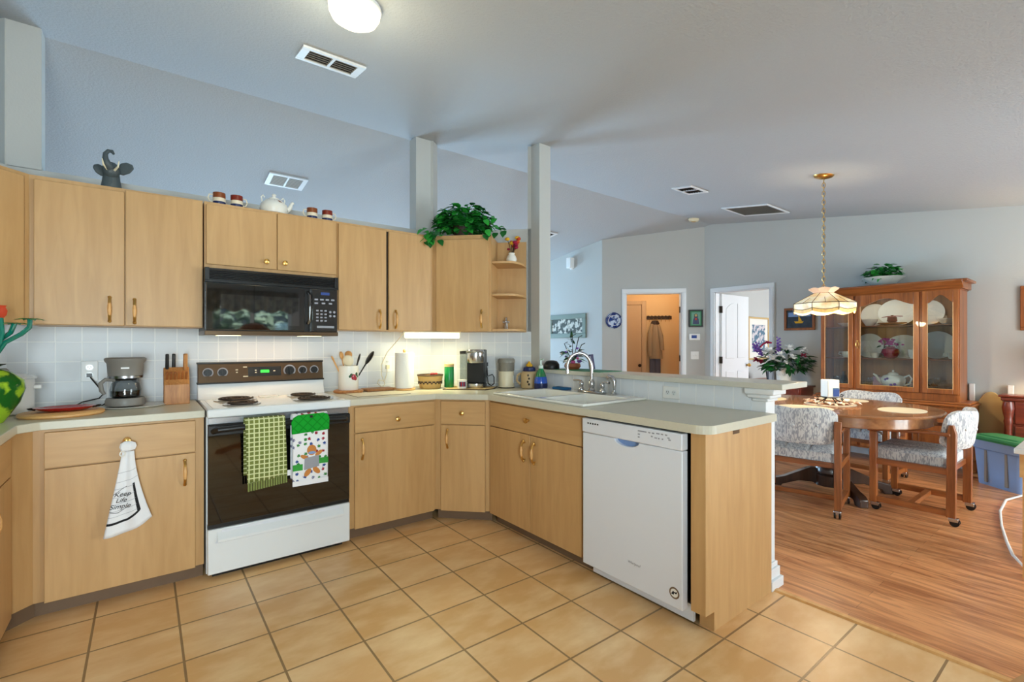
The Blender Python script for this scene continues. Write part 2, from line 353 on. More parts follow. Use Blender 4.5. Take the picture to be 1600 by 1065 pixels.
def cloth_pattern(name, c1, c2, kind):
    m, nt, b = newmat(name); L = nt.links.new
    tc = nt.nodes.new('ShaderNodeTexCoord'); b.inputs['Roughness'].default_value = .95; b.inputs['Specular IOR Level'].default_value = .15
    mp = nt.nodes.new('ShaderNodeMapping'); L(tc.outputs['Object'], mp.inputs[0])
    if kind == 'chair':
        mp.inputs['Scale'].default_value = (52, 52, 13)
        n = nt.nodes.new('ShaderNodeTexNoise'); n.inputs['Scale'].default_value = 1.6; n.inputs['Detail'].default_value = 1.5; n.inputs['Distortion'].default_value = 1.2; L(mp.outputs[0], n.inputs['Vector'])
        r = ramp(nt, [(.43,c1),(.53,c2)]); L(n.outputs['Fac'], r.inputs[0]); L(r.outputs[0], b.inputs['Base Color'])
    elif kind == 'check':
        br = nt.nodes.new('ShaderNodeTexBrick'); br.offset = 0; br.inputs['Scale'].default_value = 1; br.inputs['Brick Width'].default_value = .0245; br.inputs['Row Height'].default_value = .0245
        br.inputs['Mortar Size'].default_value = .0032; br.inputs['Color1'].default_value = srgb(*c1); br.inputs['Color2'].default_value = srgb(*[c*.9 for c in c1]); br.inputs['Mortar'].default_value = srgb(*c2)
        sp = nt.nodes.new('ShaderNodeSeparateXYZ'); cb = nt.nodes.new('ShaderNodeCombineXYZ'); L(mp.outputs[0], sp.inputs[0]); L(sp.outputs[0], cb.inputs[0]); L(sp.outputs[2], cb.inputs[1])
        L(cb.outputs[0], br.inputs['Vector']); L(br.outputs['Color'], b.inputs['Base Color'])
    elif kind == 'quilt':
        mp.inputs['Rotation'].default_value = (0, PI/4, 0)
        br = nt.nodes.new('ShaderNodeTexBrick'); br.offset = 0; br.inputs['Scale'].default_value = 1; br.inputs['Brick Width'].default_value = .036; br.inputs['Row Height'].default_value = .036
        br.inputs['Mortar Size'].default_value = .003; br.inputs['Color1'].default_value = srgb(*c1); br.inputs['Color2'].default_value = srgb(*c1); br.inputs['Mortar'].default_value = srgb(*c2)
        sp = nt.nodes.new('ShaderNodeSeparateXYZ'); cb = nt.nodes.new('ShaderNodeCombineXYZ'); L(mp.outputs[0], sp.inputs[0]); L(sp.outputs[0], cb.inputs[0]); L(sp.outputs[2], cb.inputs[1])
        L(cb.outputs[0], br.inputs['Vector']); L(br.outputs['Color'], b.inputs['Base Color'])
    elif kind == 'blotch':
        v = nt.nodes.new('ShaderNodeTexNoise'); v.inputs['Scale'].default_value = 14; v.inputs['Detail'].default_value = 3; L(tc.outputs['Object'], v.inputs['Vector'])
        r = ramp(nt, [(.47,c1),(.56,c2)]); L(v.outputs['Fac'], r.inputs[0]); L(r.outputs[0], b.inputs['Base Color'])
    return m
cloth_pattern('chair_fabric', (158,160,166), (212,212,210), 'chair')
cloth_pattern('check_towel', (118,128,66), (206,212,160), 'check')
cloth_pattern('quilt_green', (24,150,44), (18,128,36), 'quilt')
cloth_pattern('vase_glass', (30,92,30), (150,186,44), 'blotch'); M['vase_glass'].node_tree.nodes['Principled BSDF'].inputs['Roughness'].default_value = .08
cloth_pattern('frieze', (92,98,96), (206,206,198), 'blotch')
cloth_pattern('floral_art', (92,120,140), (206,200,204), 'blotch')
cloth_pattern('blue_plate', (28,52,120), (190,204,226), 'blotch'); M['blue_plate'].node_tree.nodes['Principled BSDF'].inputs['Roughness'].default_value = .2
def print_cloth():
    m, nt, b = newmat('print_cloth'); L = nt.links.new; b.inputs['Roughness'].default_value = .95
    tc = nt.nodes.new('ShaderNodeTexCoord'); sp = nt.nodes.new('ShaderNodeSeparateXYZ'); cb = nt.nodes.new('ShaderNodeCombineXYZ')
    L(tc.outputs['Object'], sp.inputs[0]); L(sp.outputs[0], cb.inputs[0]); L(sp.outputs[2], cb.inputs[1])
    v = nt.nodes.new('ShaderNodeTexVoronoi'); v.voronoi_dimensions = '2D'; v.inputs['Scale'].default_value = 27; v.inputs['Randomness'].default_value = .75; L(cb.outputs[0], v.inputs['Vector'])
    n = nt.nodes.new('ShaderNodeTexNoise'); n.inputs['Scale'].default_value = 190; L(cb.outputs[0], n.inputs['Vector'])
    ad = nt.nodes.new('ShaderNodeMath'); ad.operation = 'MULTIPLY_ADD'; ad.inputs[1].default_value = .55; L(n.outputs['Fac'], ad.inputs[0]); L(v.outputs['Distance'], ad.inputs[2])
    th = nt.nodes.new('ShaderNodeMath'); th.operation = 'LESS_THAN'; th.inputs[1].default_value = .50; L(ad.outputs[0], th.inputs[0])
    s2 = nt.nodes.new('ShaderNodeSeparateColor'); L(v.outputs['Color'], s2.inputs[0])
    r = ramp(nt, [(.0,(150,30,50)),(.25,(40,70,140)),(.5,(50,130,60)),(.75,(120,120,150)),(.95,(190,80,40))]); r.color_ramp.interpolation = 'CONSTANT'; L(s2.outputs[0], r.inputs[0])
    mx = nt.nodes.new('ShaderNodeMix'); mx.data_type = 'RGBA'; L(th.outputs[0], mx.inputs[0]); mx.inputs[6].default_value = srgb(232,233,236); L(r.outputs[0], mx.inputs[7]); L(mx.outputs[2], b.inputs['Base Color'])
print_cloth()
def shade_glass():
    m, nt, b = newmat('shade_glass'); L = nt.links.new
    b.inputs['Base Color'].default_value = srgb(244,226,186); b.inputs['Roughness'].default_value = .35
    b.inputs['Emission Color'].default_value = srgb(255,226,170); b.inputs['Emission Strength'].default_value = .34
    tc = nt.nodes.new('ShaderNodeTexCoord'); n = nt.nodes.new('ShaderNodeTexNoise'); n.inputs['Scale'].default_value = 9; n.inputs['Detail'].default_value = 3
    r = ramp(nt, [(.35,(222,180,112)),(.65,(255,240,206))]); L(tc.outputs['Object'], n.inputs['Vector']); L(n.outputs['Fac'], r.inputs[0]); L(r.outputs[0], b.inputs['Base Color']); L(r.outputs[0], b.inputs['Emission Color'])
shade_glass()
plain('shade_pink', (232,196,170), .4, emit=(240,190,150), estr=.25)
plain('shade_lower', (226,180,110), .4, emit=(240,180,90), estr=.35, var=.25, vscale=40)

# ================================================================== SETTING
def zA(y): return 3.0 + .14*y
def zB(y): return 3.018 - .14*(y-.13)
YB, YF, XL, XLL, XR = -5.6, 5.2, -3.65, -6.0, 4.05
struct('floor_kitchen', MB().box(XL-.1, .03, YB-.1, .12, -.1, 0), 'floor_tile')
struct('floor_dining', MB().box(.03, 8.2, YB-.1, .12, -.1, 0).box(XLL-.1, 8.2, .12, YF+.1, -.1, 0), 'wood_floor')
struct('trim_1', MB().prism([(.012,0),(.052,0),(.046,.008),(.02,.008)], YB, -2.50, 'xz'), 'light_wood')
# ceiling: two slopes meeting at a ridge just behind the posts
c = MB().prism([(YB-.12,zA(YB-.12)),(.13,3.018),(.13,3.12),(YB-.12,zA(YB-.12)+.1)], XLL-.12, 4.17, 'yz')
struct('ceiling_front', c, 'paint_ceiling')
c = MB().prism([(.13,3.018),(YF+.12,zB(YF+.12)),(YF+.12,zB(YF+.12)+.1),(.13,3.12)], XLL-.12, 4.17, 'yz')
struct('ceiling_back', c, 'paint_ceiling')
# far right wall with the bedroom doorway
w = MB()
def yz(a, b, z0, z1fn): return [(a,z0),(b,z0),(b,z1fn(b)),(a,z1fn(a))]
w.prism(yz(YB-.12,-.705,0,zA), XR, XR+.12, 'yz').prism(yz(-.705,.069,2.015,zA), XR, XR+.12, 'yz').prism([(.069,0),(.23,0),(.23,zB(.23)),(.13,3.018),(.069,zA(.069))], XR, XR+.12, 'yz')
struct('wall_right', w, 'paint_wall')
# diagonal wall with the doorway to the amber hall; local x runs along it
DL, DR = (2.99,1.29,0), (0,0,-PI/4)
zd = lambda x: 2.8556 + .099*x
def xz(a, b, z0): return [(a,z0),(b,z0),(b,zd(b)),(a,zd(a))]
w = MB().prism(xz(0,.356,0), 0, .12, 'xz').prism(xz(.356,1.17,2.033), 0, .12, 'xz').prism(xz(1.17,1.50,0), 0, .12, 'xz')
struct('wall_corner', w, 'paint_wall', DL, DR)
struct('wall_living', MB().prism(yz(1.29,YF+.12,0,zB), 2.99, 3.11, 'yz'), 'paint_wall')
w = MB()
def wall_y(w, y0, y1, x0, x1, top, holes):
    xs = x0
    for a,b,z0,z1 in holes:
        w.box(xs,a,y0,y1,0,top); w.box(a,b,y0,y1,0,z0); w.box(a,b,y0,y1,z1,top); xs = b
    w.box(xs,x1,y0,y1,0,top)
wall_y(w, YF, YF+.12, XLL-.12, 3.11, zB(YF)+.0, [(-2.6,-.6,.08,2.1),(1.1,2.9,.08,2.1)]); struct('wall_far', w, 'paint_wall')
w = MB(); wall_y(w, YB-.12, YB, XL-.12, XR+.12, zA(YB), [(-3.5,-2.5,.1,2.0),(-1.78,-.62,.9,2.02),(1.2,3.2,.08,2.1)]); struct('wall_front', w, 'paint_wall')
struct('wall_left', MB().prism(yz(YB-.12,.12,0,zA), XL-.12, XL, 'yz'), 'paint_wall')
struct('wall_living_left', MB().prism(yz(.12,YF,0,zB), XLL-.12, XLL, 'yz').box(XLL,XL-.12,0,.12,0,2.98), 'paint_wall')
# kitchen half-height walls, open above their ledges
LED = 2.222
struct('wall_back', MB().box(-3.13,-.608,0,.12,0,LED), 'paint_wall')
s2 = .12*math.tan(math.radians(22.5))
struct('wall_back_corner', MB().prism([(-.608,0),(0,-.608),(.12,-.608+.0497),(-.608+.0497,.12)], 0, LED), 'paint_wall')
struct('wall_left_corner', MB().prism([(-3.13,0),(-3.13-.0497,.12),(XL,-.52+.17),(XL,-.52)], 0, LED), 'paint_wall')
def post(n, poly, y): struct(n, MB().prism(poly, 0 if n.endswith('right') else LED-.002, zA(y)), 'paint_wall')
post('column_left', [(-3.13,0),(-2.995,0),(-2.995,.12),(-3.18,.12),(-3.215,.085),(-3.135,-.005)], .02)
post('column_middle', [(-.745,0),(-.608,0),(-.592,-.016),(-.507,.069),(-.56,.12),(-.745,.12)], .03)
post('column_right', [(0,-.608),(0,-.713),(.12,-.713),(.12,-.56),(.085,-.523),(-.02,-.588)], -.66)
# ledge caps read as slightly lighter strips
# raised half wall of the peninsula
struct('wall_peninsula', MB().box(0,.10,-2.50,-.713,0,1.037), 'paint_trim')
mo = MB()
mo.prism([(-.03,-2.55),(.12,-2.55),(.12,-2.40),(-.03,-2.40)],1.005,1.037).prism([(-.02,-2.53),(.112,-2.53),(.112,-2.41),(-.02,-2.41)],.985,1.005).prism([(-.01,-2.515),(.105,-2.515),(.105,-2.43),(-.01,-2.43)],.968,.985)
struct('trim_2', mo, 'paint_trim', bevel=.006)
bm_ = MB().prism([(-.006,-2.502),(.10,-2.502),(.10,-.72),(.135,-.72),(.125,-2.535),(-.006,-2.535)],0,.05).prism([(-.004,-2.502),(.10,-2.502),(.10,-.72),(.118,-.72),(.114,-2.522),(-.004,-2.522)],.05,.10).prism([(-.003,-2.502),(.10,-2.502),(.10,-.72),(.112,-.72),(.108,-2.512),(-.003,-2.512)],.10,.125)
struct('baseboard_peninsula', bm_, 'paint_trim', bevel=.003)
# backsplash tiles
struct('wall_back_backsplash', MB().box(-2.522,0,-.004,.0,0,.455), 'wall_tile', (-.608,0,.914))
struct('wall_corner_backsplash', MB().box(0,.86,-.004,0,0,.455), 'wall_tile', (-.608,0,.914), (0,0,-PI/4))
struct('wall_left_backsplash', MB().box(-.73,0,-.004,0,0,.455), 'wall_tile', (-3.13,0,.914), (0,0,PI/4))
struct('wall_peninsula_backsplash', MB().box(0,1.71,-.004,0,0,.123), 'bar_tile', (0,-.715,.914), (0,0,-PI/2))
# baseboards
struct('baseboard_right', MB().box(XR-.014,XR,YB,-.77,0,.09), 'paint_trim')
struct('baseboard_left', MB().box(XL,XL+.014,YB,-2.62,0,.09), 'paint_trim')
struct('baseboard_living', MB().box(2.976,2.99,1.29,YF,0,.09), 'paint_trim')
# door casings
def casing(name, loc, rot, a, b, top, cw=.062, th=.02, depth=.12):
    m = MB().box(a-cw,a,-th,0,0,top).box(b,b+cw,-th,0,0,top).box(a-cw,b+cw,-th,0,top,top+cw)
    m.box(a,a+.012,0,depth,0,top).box(b-.012,b,0,depth,0,top).box(a,b,0,depth,top-.012,top)
    m.box(a-cw+.012,a-.014,-th-.006,-th,0,top).box(b+.014,b+cw-.012,-th-.006,-th,0,top)
    return struct(name, m, 'paint_trim', loc, rot, bevel=.003)
casing('trim_3', DL, DR, .356, 1.17, 2.033)
casing('trim_4', (XR,0,0), (0,0,-PI/2), -.069, .705, 2.015)
# hinges of the amber doorway
hg = MB()
for z in (.35,1.05,1.78): hg.box(1.145,1.157,.03,.06,z-.045,z+.045)
struct('trim_5', hg, 'dark_metal', DL, DR)
# windows (frame + pane), each in its opening
def window(name, x0, x1, y, z0, z1, n, out=1):
    m = MB(); f = .05
    m.box(x0,x1,y,y+.05,z0,z0+f).box(x0,x1,y,y+.05,z1-f,z1)
    for k in range(n+1):
        xx = x0+(x1-x0-f)*k/n; m.box(xx,xx+f,y,y+.05,z0+f,z1-f)
    o = struct(name, m, 'paint_trim')
    g = MB().box(x0+f*.5,x1-f*.5,y+.022,y+.028,z0+f*.5,z1-f*.5).build('pane', 'pane', o)
    return o
window('window_1', -2.6,-.6, YF+.03, .08, 2.1, 2); window('window_2', 1.1,2.9, YF+.03, .08, 2.1, 2)
window('window_3', -1.78,-.62, YB-.09, .9, 2.02, 2); window('window_4', 1.2,3.2, YB-.09, .08, 2.1, 2); window('window_5', -3.5,-2.5, YB-.09, .1, 2.0, 1)
# amber hall behind the diagonal wall (local frame of that wall)
h = MB().box(-.1,2.1,1.32,1.4,0,2.5); struct('wall_hall_back', h, 'paint_orange', DL, DR)
struct('wall_hall_left', MB().box(-.12,-.02,.12,1.5,0,2.5), 'paint_orange', DL, DR)
struct('wall_hall_right', MB().box(1.52,1.60,.12,1.5,0,2.5), 'paint_orange', DL, DR)
struct('ceiling_hall', MB().box(-.1,1.9,.12,1.5,2.44,2.5), 'paint_orange', DL, DR)
# inner door of the hall with its casing
d = MB().box(.0,.76,1.295,1.318,0,1.955); od = struct('door_1', d, 'paint_door_tan', DL, DR)
MB().sphere((.725,1.25,.885),.03).cyl((.725,1.25,.885),(.725,1.30,.885),.013).build('door_knob','dark_metal',od,smooth=True)
struct('trim_6', MB().box(.765,.84,1.28,1.32,0,2.025).box(-.02,.765,1.28,1.32,1.96,2.025), 'paint_door_tan', DL, DR, bevel=.004)
hl = bpy.data.lights.new('hall_bulb','POINT'); hl.energy = 11; hl.color = (1,.84,.62); hl.shadow_soft_size = .08
ho = bpy.data.objects.new('hall_bulb',hl); COL.objects.link(ho)
p_ = Matrix.Rotation(-PI/4,4,'Z') @ Vector((.95,.6,2.25)); ho.location = (2.99+p_.x,1.29+p_.y,2.2)
# bedroom behind the far right wall
struct('wall_bedroom_left', MB().box(4.17,7.6,.25,.33,0,2.5), 'paint_wall')
struct('wall_bedroom_far', MB().box(7.5,7.6,-3.0,.25,0,2.5), 'paint_wall')
b_ = MB(); b_.box(4.17,5.2,-3.0,-2.9,0,2.5).box(6.8,7.6,-3.0,-2.9,0,2.5).box(5.2,6.8,-3.0,-2.9,0,.8).box(5.2,6.8,-3.0,-2.9,2.2,2.5)
struct('wall_bedroom_front', b_, 'paint_wall')
struct('ceiling_bedroom', MB().box(4.17,7.6,-3.0,.33,2.45,2.5), 'paint_ceiling')
# bedroom door leaf, open at a right angle
LX0, LX1, LY = 4.165, 4.96, .06
dl = MB().box(LX0,LX1,LY-.035,LY,.01,2.0); od = struct('door_2', dl, 'paint_trim', bevel=.003)
pn = MB()
def arched(x0,x1,z0,z1,left):
    t = []
    for k in range(9):
        u = k/8; x = x0+(x1-x0)*u; q = (1-u) if left else u
        t.append((x, z1 - .10*(q if q<.5 else q)*q))
    return [(x0,z0),(x1,z0)] + t[::-1]
mid = (LX0+LX1)/2
for (a,b,l) in ((LX0+.11,mid-.05,False),(mid+.05,LX1-.11,True)):
    for (z0,z1,arch) in ((1.05,1.88,True),(.22,.86,False)):
        poly = arched(a,b,z0,z1, not l) if arch else [(a,z0),(b,z0),(b,z1),(a,z1)]
        pn.prism(poly, LY-.043, LY-.034, 'xz')
pn.build('panel', 'paint_trim', od, bevel=.008)
MB().sphere((LX1-.06,LY-.075,.94),.028).cyl((LX1-.06,LY-.075,.94),(LX1-.06,LY-.03,.94),.013).build('door_knob','brass',od,smooth=True)
hg = MB()
for z in (.3,1.03,1.77): hg.box(4.15,4.168,LY-.045,LY-.0,z-.05,z+.05)
hg.build('hinge','dark_metal',od)

# ---- vents and fittings on the ceiling and walls
SL = math.atan(.14)
def vent(label, x0, x1, y0, y1, side, nbar, mat='paint_trim', dark='dark_gap', cross=True, lou='paint_trim', inner=.026):
    yc = (y0+y1)/2; z = (zA if side=='A' else zB)(yc)
    t = thing('ceiling_vent', label, 'vent', ((x0+x1)/2, yc, z), rot=(SL if side=='A' else -SL,0,0), group='ceiling vents')
    a, b = (x1-x0)/2, (y1-y0)/2/math.cos(SL); f = inner
    fr = MB().box(-a,a,-b,-b+f,-.012,0).box(-a,a,b-f,b,-.012,0).box(-a,-a+f*1.6,-b+f,b-f,-.012,0).box(a-f*1.6,a,-b+f,b-f,-.012,0)
    if cross: fr.box(-.008,.008,-b+f,b-f,-.012,0)
    fr.build('frame', mat, t, bevel=.002)
    MB().box(-a+f,a-f,-b+f,b-f,-.003,-.001).build('duct', dark, t)
    sl = MB()
    for k in range(nbar):
        y = -b+f+(2*b-2*f)*(k+.5)/nbar; sl.obox((0,y,-.007),(2*a-2*f,.007,.003),(.7,0,0))
    sl.build('louver', lou, t)
    return t
vent('white slotted ceiling vent near the lit dome light over the kitchen', -1.874,-1.53,-.962,-.776,'A',5, lou='grey_plastic')
vent('pale closed ceiling vent over the living room, above the teapot', -1.627,-1.283,1.23,1.486,'B',12, lou='white_plastic', dark='grey_plastic')
vent('small dark ceiling vent between the right post and the large return grille', 1.835,2.16,-.93,-.70,'A',6, lou='dark_metal')
vent('large dark square return air grille above the bedroom doorway', 2.99,3.56,-1.155,-.61,'A',26, cross=False, lou='grey_plastic')
vent('ceiling vent half hidden behind the right post', 1.80,2.14,1.36,1.60,'B',6, lou='grey_plastic')
t = thing('smoke_detector', 'small round tan smoke detector on the ceiling near the diagonal wall', 'smoke detector', (3.52,.08,zA(.08)-.001), rot=(SL,0,0))
MB().lathe([(.07,0),(.072,-.02),(.055,-.04),(0,-.042)],n=20).build('body','cream_plastic',t,smooth=True)
MB().lathe([(.03,-.041),(.03,-.047),(0,-.048)],n=14).build('cap','tan_panel',t,smooth=True)
t = thing('dome_light', 'lit white glass dome ceiling light in the kitchen', 'ceiling light', (-1.80,-1.54,zA(-1.54)), rot=(SL,0,0))
MB().lathe([(.112,0),(.117,-.016),(.110,-.024)],n=32).build('base','white_plastic',t,smooth=True)
MB().lathe([(.113,-.018),(.110,-.045),(.094,-.072),(.06,-.09),(.02,-.098),(0,-.099)],n=32).build('glass_bowl','lamp_glass_lit',t,smooth=True)
dlp = bpy.data.lights.new('dome_light_bulb','POINT'); dlp.energy = 5.5; dlp.color = (1,.90,.60); dlp.shadow_soft_size = .16
o = bpy.data.objects.new('dome_light_bulb',dlp); COL.objects.link(o); o.location = (-1.84,-1.53,zA(-1.53)-.34)

def outlet(name, label, loc, rotz, w=.075, h=.118, kind='outlet', horiz=False, group=None):
    t = thing(name, label, 'outlet' if kind=='outlet' else 'switch', loc, rotz, group)
    if horiz: w, h = h, w
    MB().box(-w/2,w/2,-.006,0,-h/2,h/2).build('cover_plate','white_plastic',t,bevel=.003)
    if kind == 'outlet':
        d = MB(); sk = MB()
        for s in (-1,1):
            cx_, cz = (s*.022,0) if horiz else (0,s*.022)
            d.cyl((cx_,-.006,cz),(cx_,-.0085,cz),.016,n=16)
            for q in (-.006,.006): sk.box(cx_+q-.0012,cx_+q+.0012,-.0095,-.008,cz-.001,cz+.008)
            sk.cyl((cx_,-.008,cz-.007),(cx_,-.0095,cz-.007),.0025,n=8)
        d.build('socket','enamel',t); sk.build('slot','black_plastic',t)
    else:
        d = MB()
        for s in (-1,1): d.obox((s*.018 if w>.1 else 0,-.011,0),(.009,.012,.02),(.3,0,0))
        d.build('toggle','white_plastic',t)
    return t
outlet('wall_outlet','white wall outlet with the black coffee maker plug in it',(-2.796,-.004,1.111),0)
outlet('wall_outlet','white wall outlet on the backsplash left of the paper towel roll',(-1.005,-.004,1.10),0)
outlet('wall_outlet','sideways white outlet on the low peninsula backsplash',(-.004,-1.945,.972),-PI/2,horiz=True)
q = lambda x,z: (2.99+x*.70711, 1.29-x*.70711, z)
outlet('light_switch','white double light switch plate below the thermostat',(q(1.356,1.095)[0]-.001,q(1.356,1.095)[1]-.001,1.095),-PI/4,w=.115,kind='switch')
t = thing('thermostat','white wall thermostat with a blue screen by the amber doorway','thermostat',(*q(1.35,1.37)[:2],1.37),-PI/4)
MB().box(-.08,.08,-.03,0,-.05,.05).build('case','white_plastic',t,bevel=.012)
MB().box(-.045,.03,-.032,-.029,-.02,.025).build('screen','blue_print',t)
t = thing('wall_speaker','small white box mounted high on the living room wall','speaker',(2.99,1.93,2.58))
MB().box(-.09,0,-.05,.05,-.085,.085).build('case','white_plastic',t,bevel=.008)
MB().box(-.03,0,-.02,.02,-.10,-.08).build('bracket','white_plastic',t)

# ================================================================== KITCHEN CABINETS
def pull(parent, x, z, y, h=.125):
    """brass bow pull with a wooden grip, standing upright"""
    m = MB()
    for s in (-1,1):
        m.sphere((x,y-.010,z+s*h/2),.0085,(1,1,1.1),10,7); m.cyl((x,y,z+s*h*.42),(x,y-.02,z+s*h*.42),.005,n=8)
    m.tube([(x,y-.012,z-h/2),(x,y-.024,z-h*.36),(x,y-.027,z-h*.25)],[.006,.0065,.007],8)
    m.tube([(x,y-.012,z+h/2),(x,y-.024,z+h*.36),(x,y-.027,z+h*.25)],[.006,.0065,.007],8)
    m.tube([(x,y-.027,z-h*.25),(x,y-.030,z-h*.1),(x,y-.030,z+h*.1),(x,y-.027,z+h*.25)],[.0065,.009,.009,.0065],10,m=1)
    return m.build('handle',['brass','light_wood'],parent,smooth=True)
def knob(parent, x, z, y):
    return MB().lathe([(.007,0),(.006,.012),(.012,.016),(.0165,.022),(.015,.030),(.006,.034),(0,.0345)],(x,y,z),16,rot=(PI/2,0,0)).build('knob','brass',parent,smooth=True)
TH = .018
def cabinet(name, label, loc, rotz, w, depth, z0, z1, fronts, toe=0, extra=None, group=None, frame='maple', x0=0, hollow=False):
    t = thing(name, label, 'cabinet', loc, rotz, group)
    b = MB().box(x0,w,0,depth,z0,z1) if not hollow else MB().box(x0,w,0,.018,z0,z1).box(x0,x0+.018,.018,depth,z0,z1).box(w-.018,w,.018,depth,z0,z1).box(x0+.018,w-.018,depth-.012,depth,z0,z1).box(x0+.018,w-.018,.018,depth-.012,z0,z0+.018)
    b.build('body', frame, t)
    if toe: MB().box(x0, w, .055, .075, 0, toe).build('toe_kick', 'toe_vinyl', t)
    for f in fronts:
        kind, a, b_, za, zb = f[:5]
        d = MB().box(a, b_, -TH, -.0005, za, zb).build(kind, 'maple_x' if kind=='drawer' else 'maple', t, bevel=.0025)
        for hd in f[5:]:
            (knob if hd[0]=='k' else pull)(d, hd[1], hd[2], -TH)
    if extra: extra(t)
    return t
DB, DT, WT, WB = .079, .690, .8605, .696
# back run, left of the range
X0 = -2.95; L = lambda x: x-X0
cabinet('base_cabinet','maple base cabinet left of the range with a white towel on its knob',(X0,-.602,0),0,.658,.59,.082,.876,
    [('drawer',L(-2.911),L(-2.331),WB,WT,('k',L(-2.615),.792)),('door',L(-2.911),L(-2.331),DB,DT,('p',L(-2.378),.594))],toe=.083)
# left run and its angled filler panel
def fill(t):
    MB().prism([(.93,-.001),(1.0,-.071),(1.0,.03),(.93,.12)],.082,.876).build('filler_panel','maple',t)
    MB().prism([(.93,.055),(1.054,-.071),(1.054,-.05),(.93,.075)],0,.083).build('toe_kick','toe_vinyl',t)
cabinet('base_cabinet','maple base cabinet at the left edge, beside the green vase',(-3.021,-1.602,0),PI/2,.93,.62,.082,.876,
    [('drawer',.02,.905,WB,WT,('k',.46,.78)),('door',.02,.46,DB,DT,('p',.42,.6)),('door',.465,.905,DB,DT,('p',.505,.6))],toe=.083,extra=fill)
X0 = -1.513
cabinet('base_cabinet','maple base cabinet right of the range with one drawer over one door',(X0,-.602,0),0,.628,.59,.082,.876,
    [('drawer',L(-1.477),L(-.905),WB,WT,('k',L(-1.192),.762)),('door',L(-1.477),L(-.905),DB,DT,('p',L(-1.433),.59))],toe=.083)
cabinet('base_cabinet','narrow angled corner base cabinet with one drawer over one door',(-.885,-.602,0),-PI/4,.40,.45,.082,.876,
    [('drawer',.040,.362,WB,WT,('k',.198,.778)),('door',.040,.362,DB,DT,('p',.092,.595))],toe=.083)
Y0 = -.885; L2 = lambda y: Y0-y
cabinet('sink_cabinet','maple sink base cabinet with two doors beside the white dishwasher',(-.602,Y0,0),-PI/2,.915,.59,.082,.876,
    [('drawer',.012,.903,WB,WT,('k',L2(-1.326),.784)),('door',.012,L2(-1.338),DB,DT,('p',L2(-1.288),.586)),('door',L2(-1.342),.903,DB,DT,('p',L2(-1.389),.586))],toe=.083,hollow=True)
t = thing('end_panel','maple end panel closing the peninsula beside the dishwasher','cabinet panel',(0,-2.53,0))
MB().prism([(-.62,.085),(-.55,.085),(-.55,0),(-.004,0),(-.004,.876),(-.62,.876)],0,.02,'xz').build('panel','maple',t)
MB().box(-.62,-.60,.02,.07,.085,.876).build('stile','maple',t)
MB().box(-.55,-.53,.02,.07,0,.085).build('toe_kick','maple',t)
MB().box(-.39,-.33,-.001,0,.85,.874).build('bracket','bronze_panel',t)

# uppers
UB, UT = 1.363, 2.11
X0 = -3.0
cabinet('upper_cabinet','two-door maple wall cabinet above the grey coffee maker',(X0,-.317,0),0,.726,.316,UB,UT,
    [('door',L(-2.982),L(-2.632),1.366,2.088,('p',L(-2.693),1.452)),('door',L(-2.627),L(-2.278),1.366,2.10,('p',L(-2.589),1.446))])
X0 = -2.267
cabinet('upper_cabinet','short two-door maple wall cabinet above the black microwave',(X0,-.317,0),0,.768,.316,1.715,UT,
    [('door',L(-2.257),L(-1.878),1.740,2.092,('k',L(-1.94),1.783)),('door',L(-1.874),L(-1.505),1.740,2.098,('k',L(-1.833),1.783))])
X0 = -1.498
cabinet('upper_cabinet','two-door maple wall cabinet with a dark gap between its doors, right of the microwave',(X0,-.317,0),0,.741,.316,UB,UT,
    [('door',L(-1.490),L(-1.146),1.366,2.095,('p',L(-1.199),1.446)),('door',L(-1.126),L(-.785),1.366,2.092,('p',L(-1.076),1.448))],
    extra=lambda t: MB().box(L(-1.144),L(-1.128),-.003,.0,1.37,2.09).build('gap','dark_gap',t))
def shelf(t):
    w0, w1 = .4626, .702; b = MB().box(w0,w1,.310,.327,UB,UT).build('back_panel','maple',t)
    for k,z in enumerate((1.366,1.640,1.892)):
        a = []
        for i in range(9):
            g = PI/2*i/8; a.append((w1-.11+.11*math.sin(g), .035+.27*(1-math.cos(g))))
        poly = [(w0,.31),(w0,.035)] + a + [(w1,.31)]
        MB().prism(poly,z,z+.018).build('shelf','maple_x',t,bevel=.002)
cabinet('corner_upper_cabinet','angled maple corner wall cabinet with open end shelves under the trailing plant',(-.757,-.317,0),-PI/4,.4625,.326,UB,UT,
    [('door',.030,.445,1.366,2.075,('p',.392,1.46))],extra=shelf)
cabinet('corner_upper_cabinet','angled maple wall cabinet at the left edge beside the left post',(-3.325,-.642,0),PI/4,.459,.310,UB,UT,
    [('door',.02,.425,1.366,2.09,('p',.06,1.45))])

# ---- countertops
t = MB()
t.prism([(-2.291,-.005),(-2.291,-.645),(-2.921,-.645),(-2.985,-.709),(-2.985,-2.6),(-3.645,-2.6),(-3.645,-.525),(-3.132,-.012),(-3.125,-.006)],.876,.914)
tag(t.build('countertop','laminate',bevel=.003),'pale laminate countertop left of the range under the coffee maker','countertop')
t = MB(); zc = (.876,.914)
arc = [(-.645+.07-.07*math.cos(g*PI/16), -2.555+.07-.07*math.sin(g*PI/16)) for g in range(9)]
hx0,hx1,hy0,hy1 = -.575,-.145,-1.75,-.95
t.prism([(-1.5155,-.005),(-1.5155,-.645),(-.912,-.645),(-.645,-.912),(-.645,hy1),(-.006,hy1),(-.006,-.614),(-.611,-.008)],*zc)
t.prism([(-.645,hy1),(-.645,hy0),(hx0,hy0),(hx0,hy1)],*zc); t.prism([(hx1,hy1),(hx1,hy0),(-.006,hy0),(-.006,hy1)],*zc)
t.prism([(-.645,hy0)]+arc+[(-.002,-2.555),(-.002,-2.5),(-.006,-2.5),(-.006,hy0)],*zc)
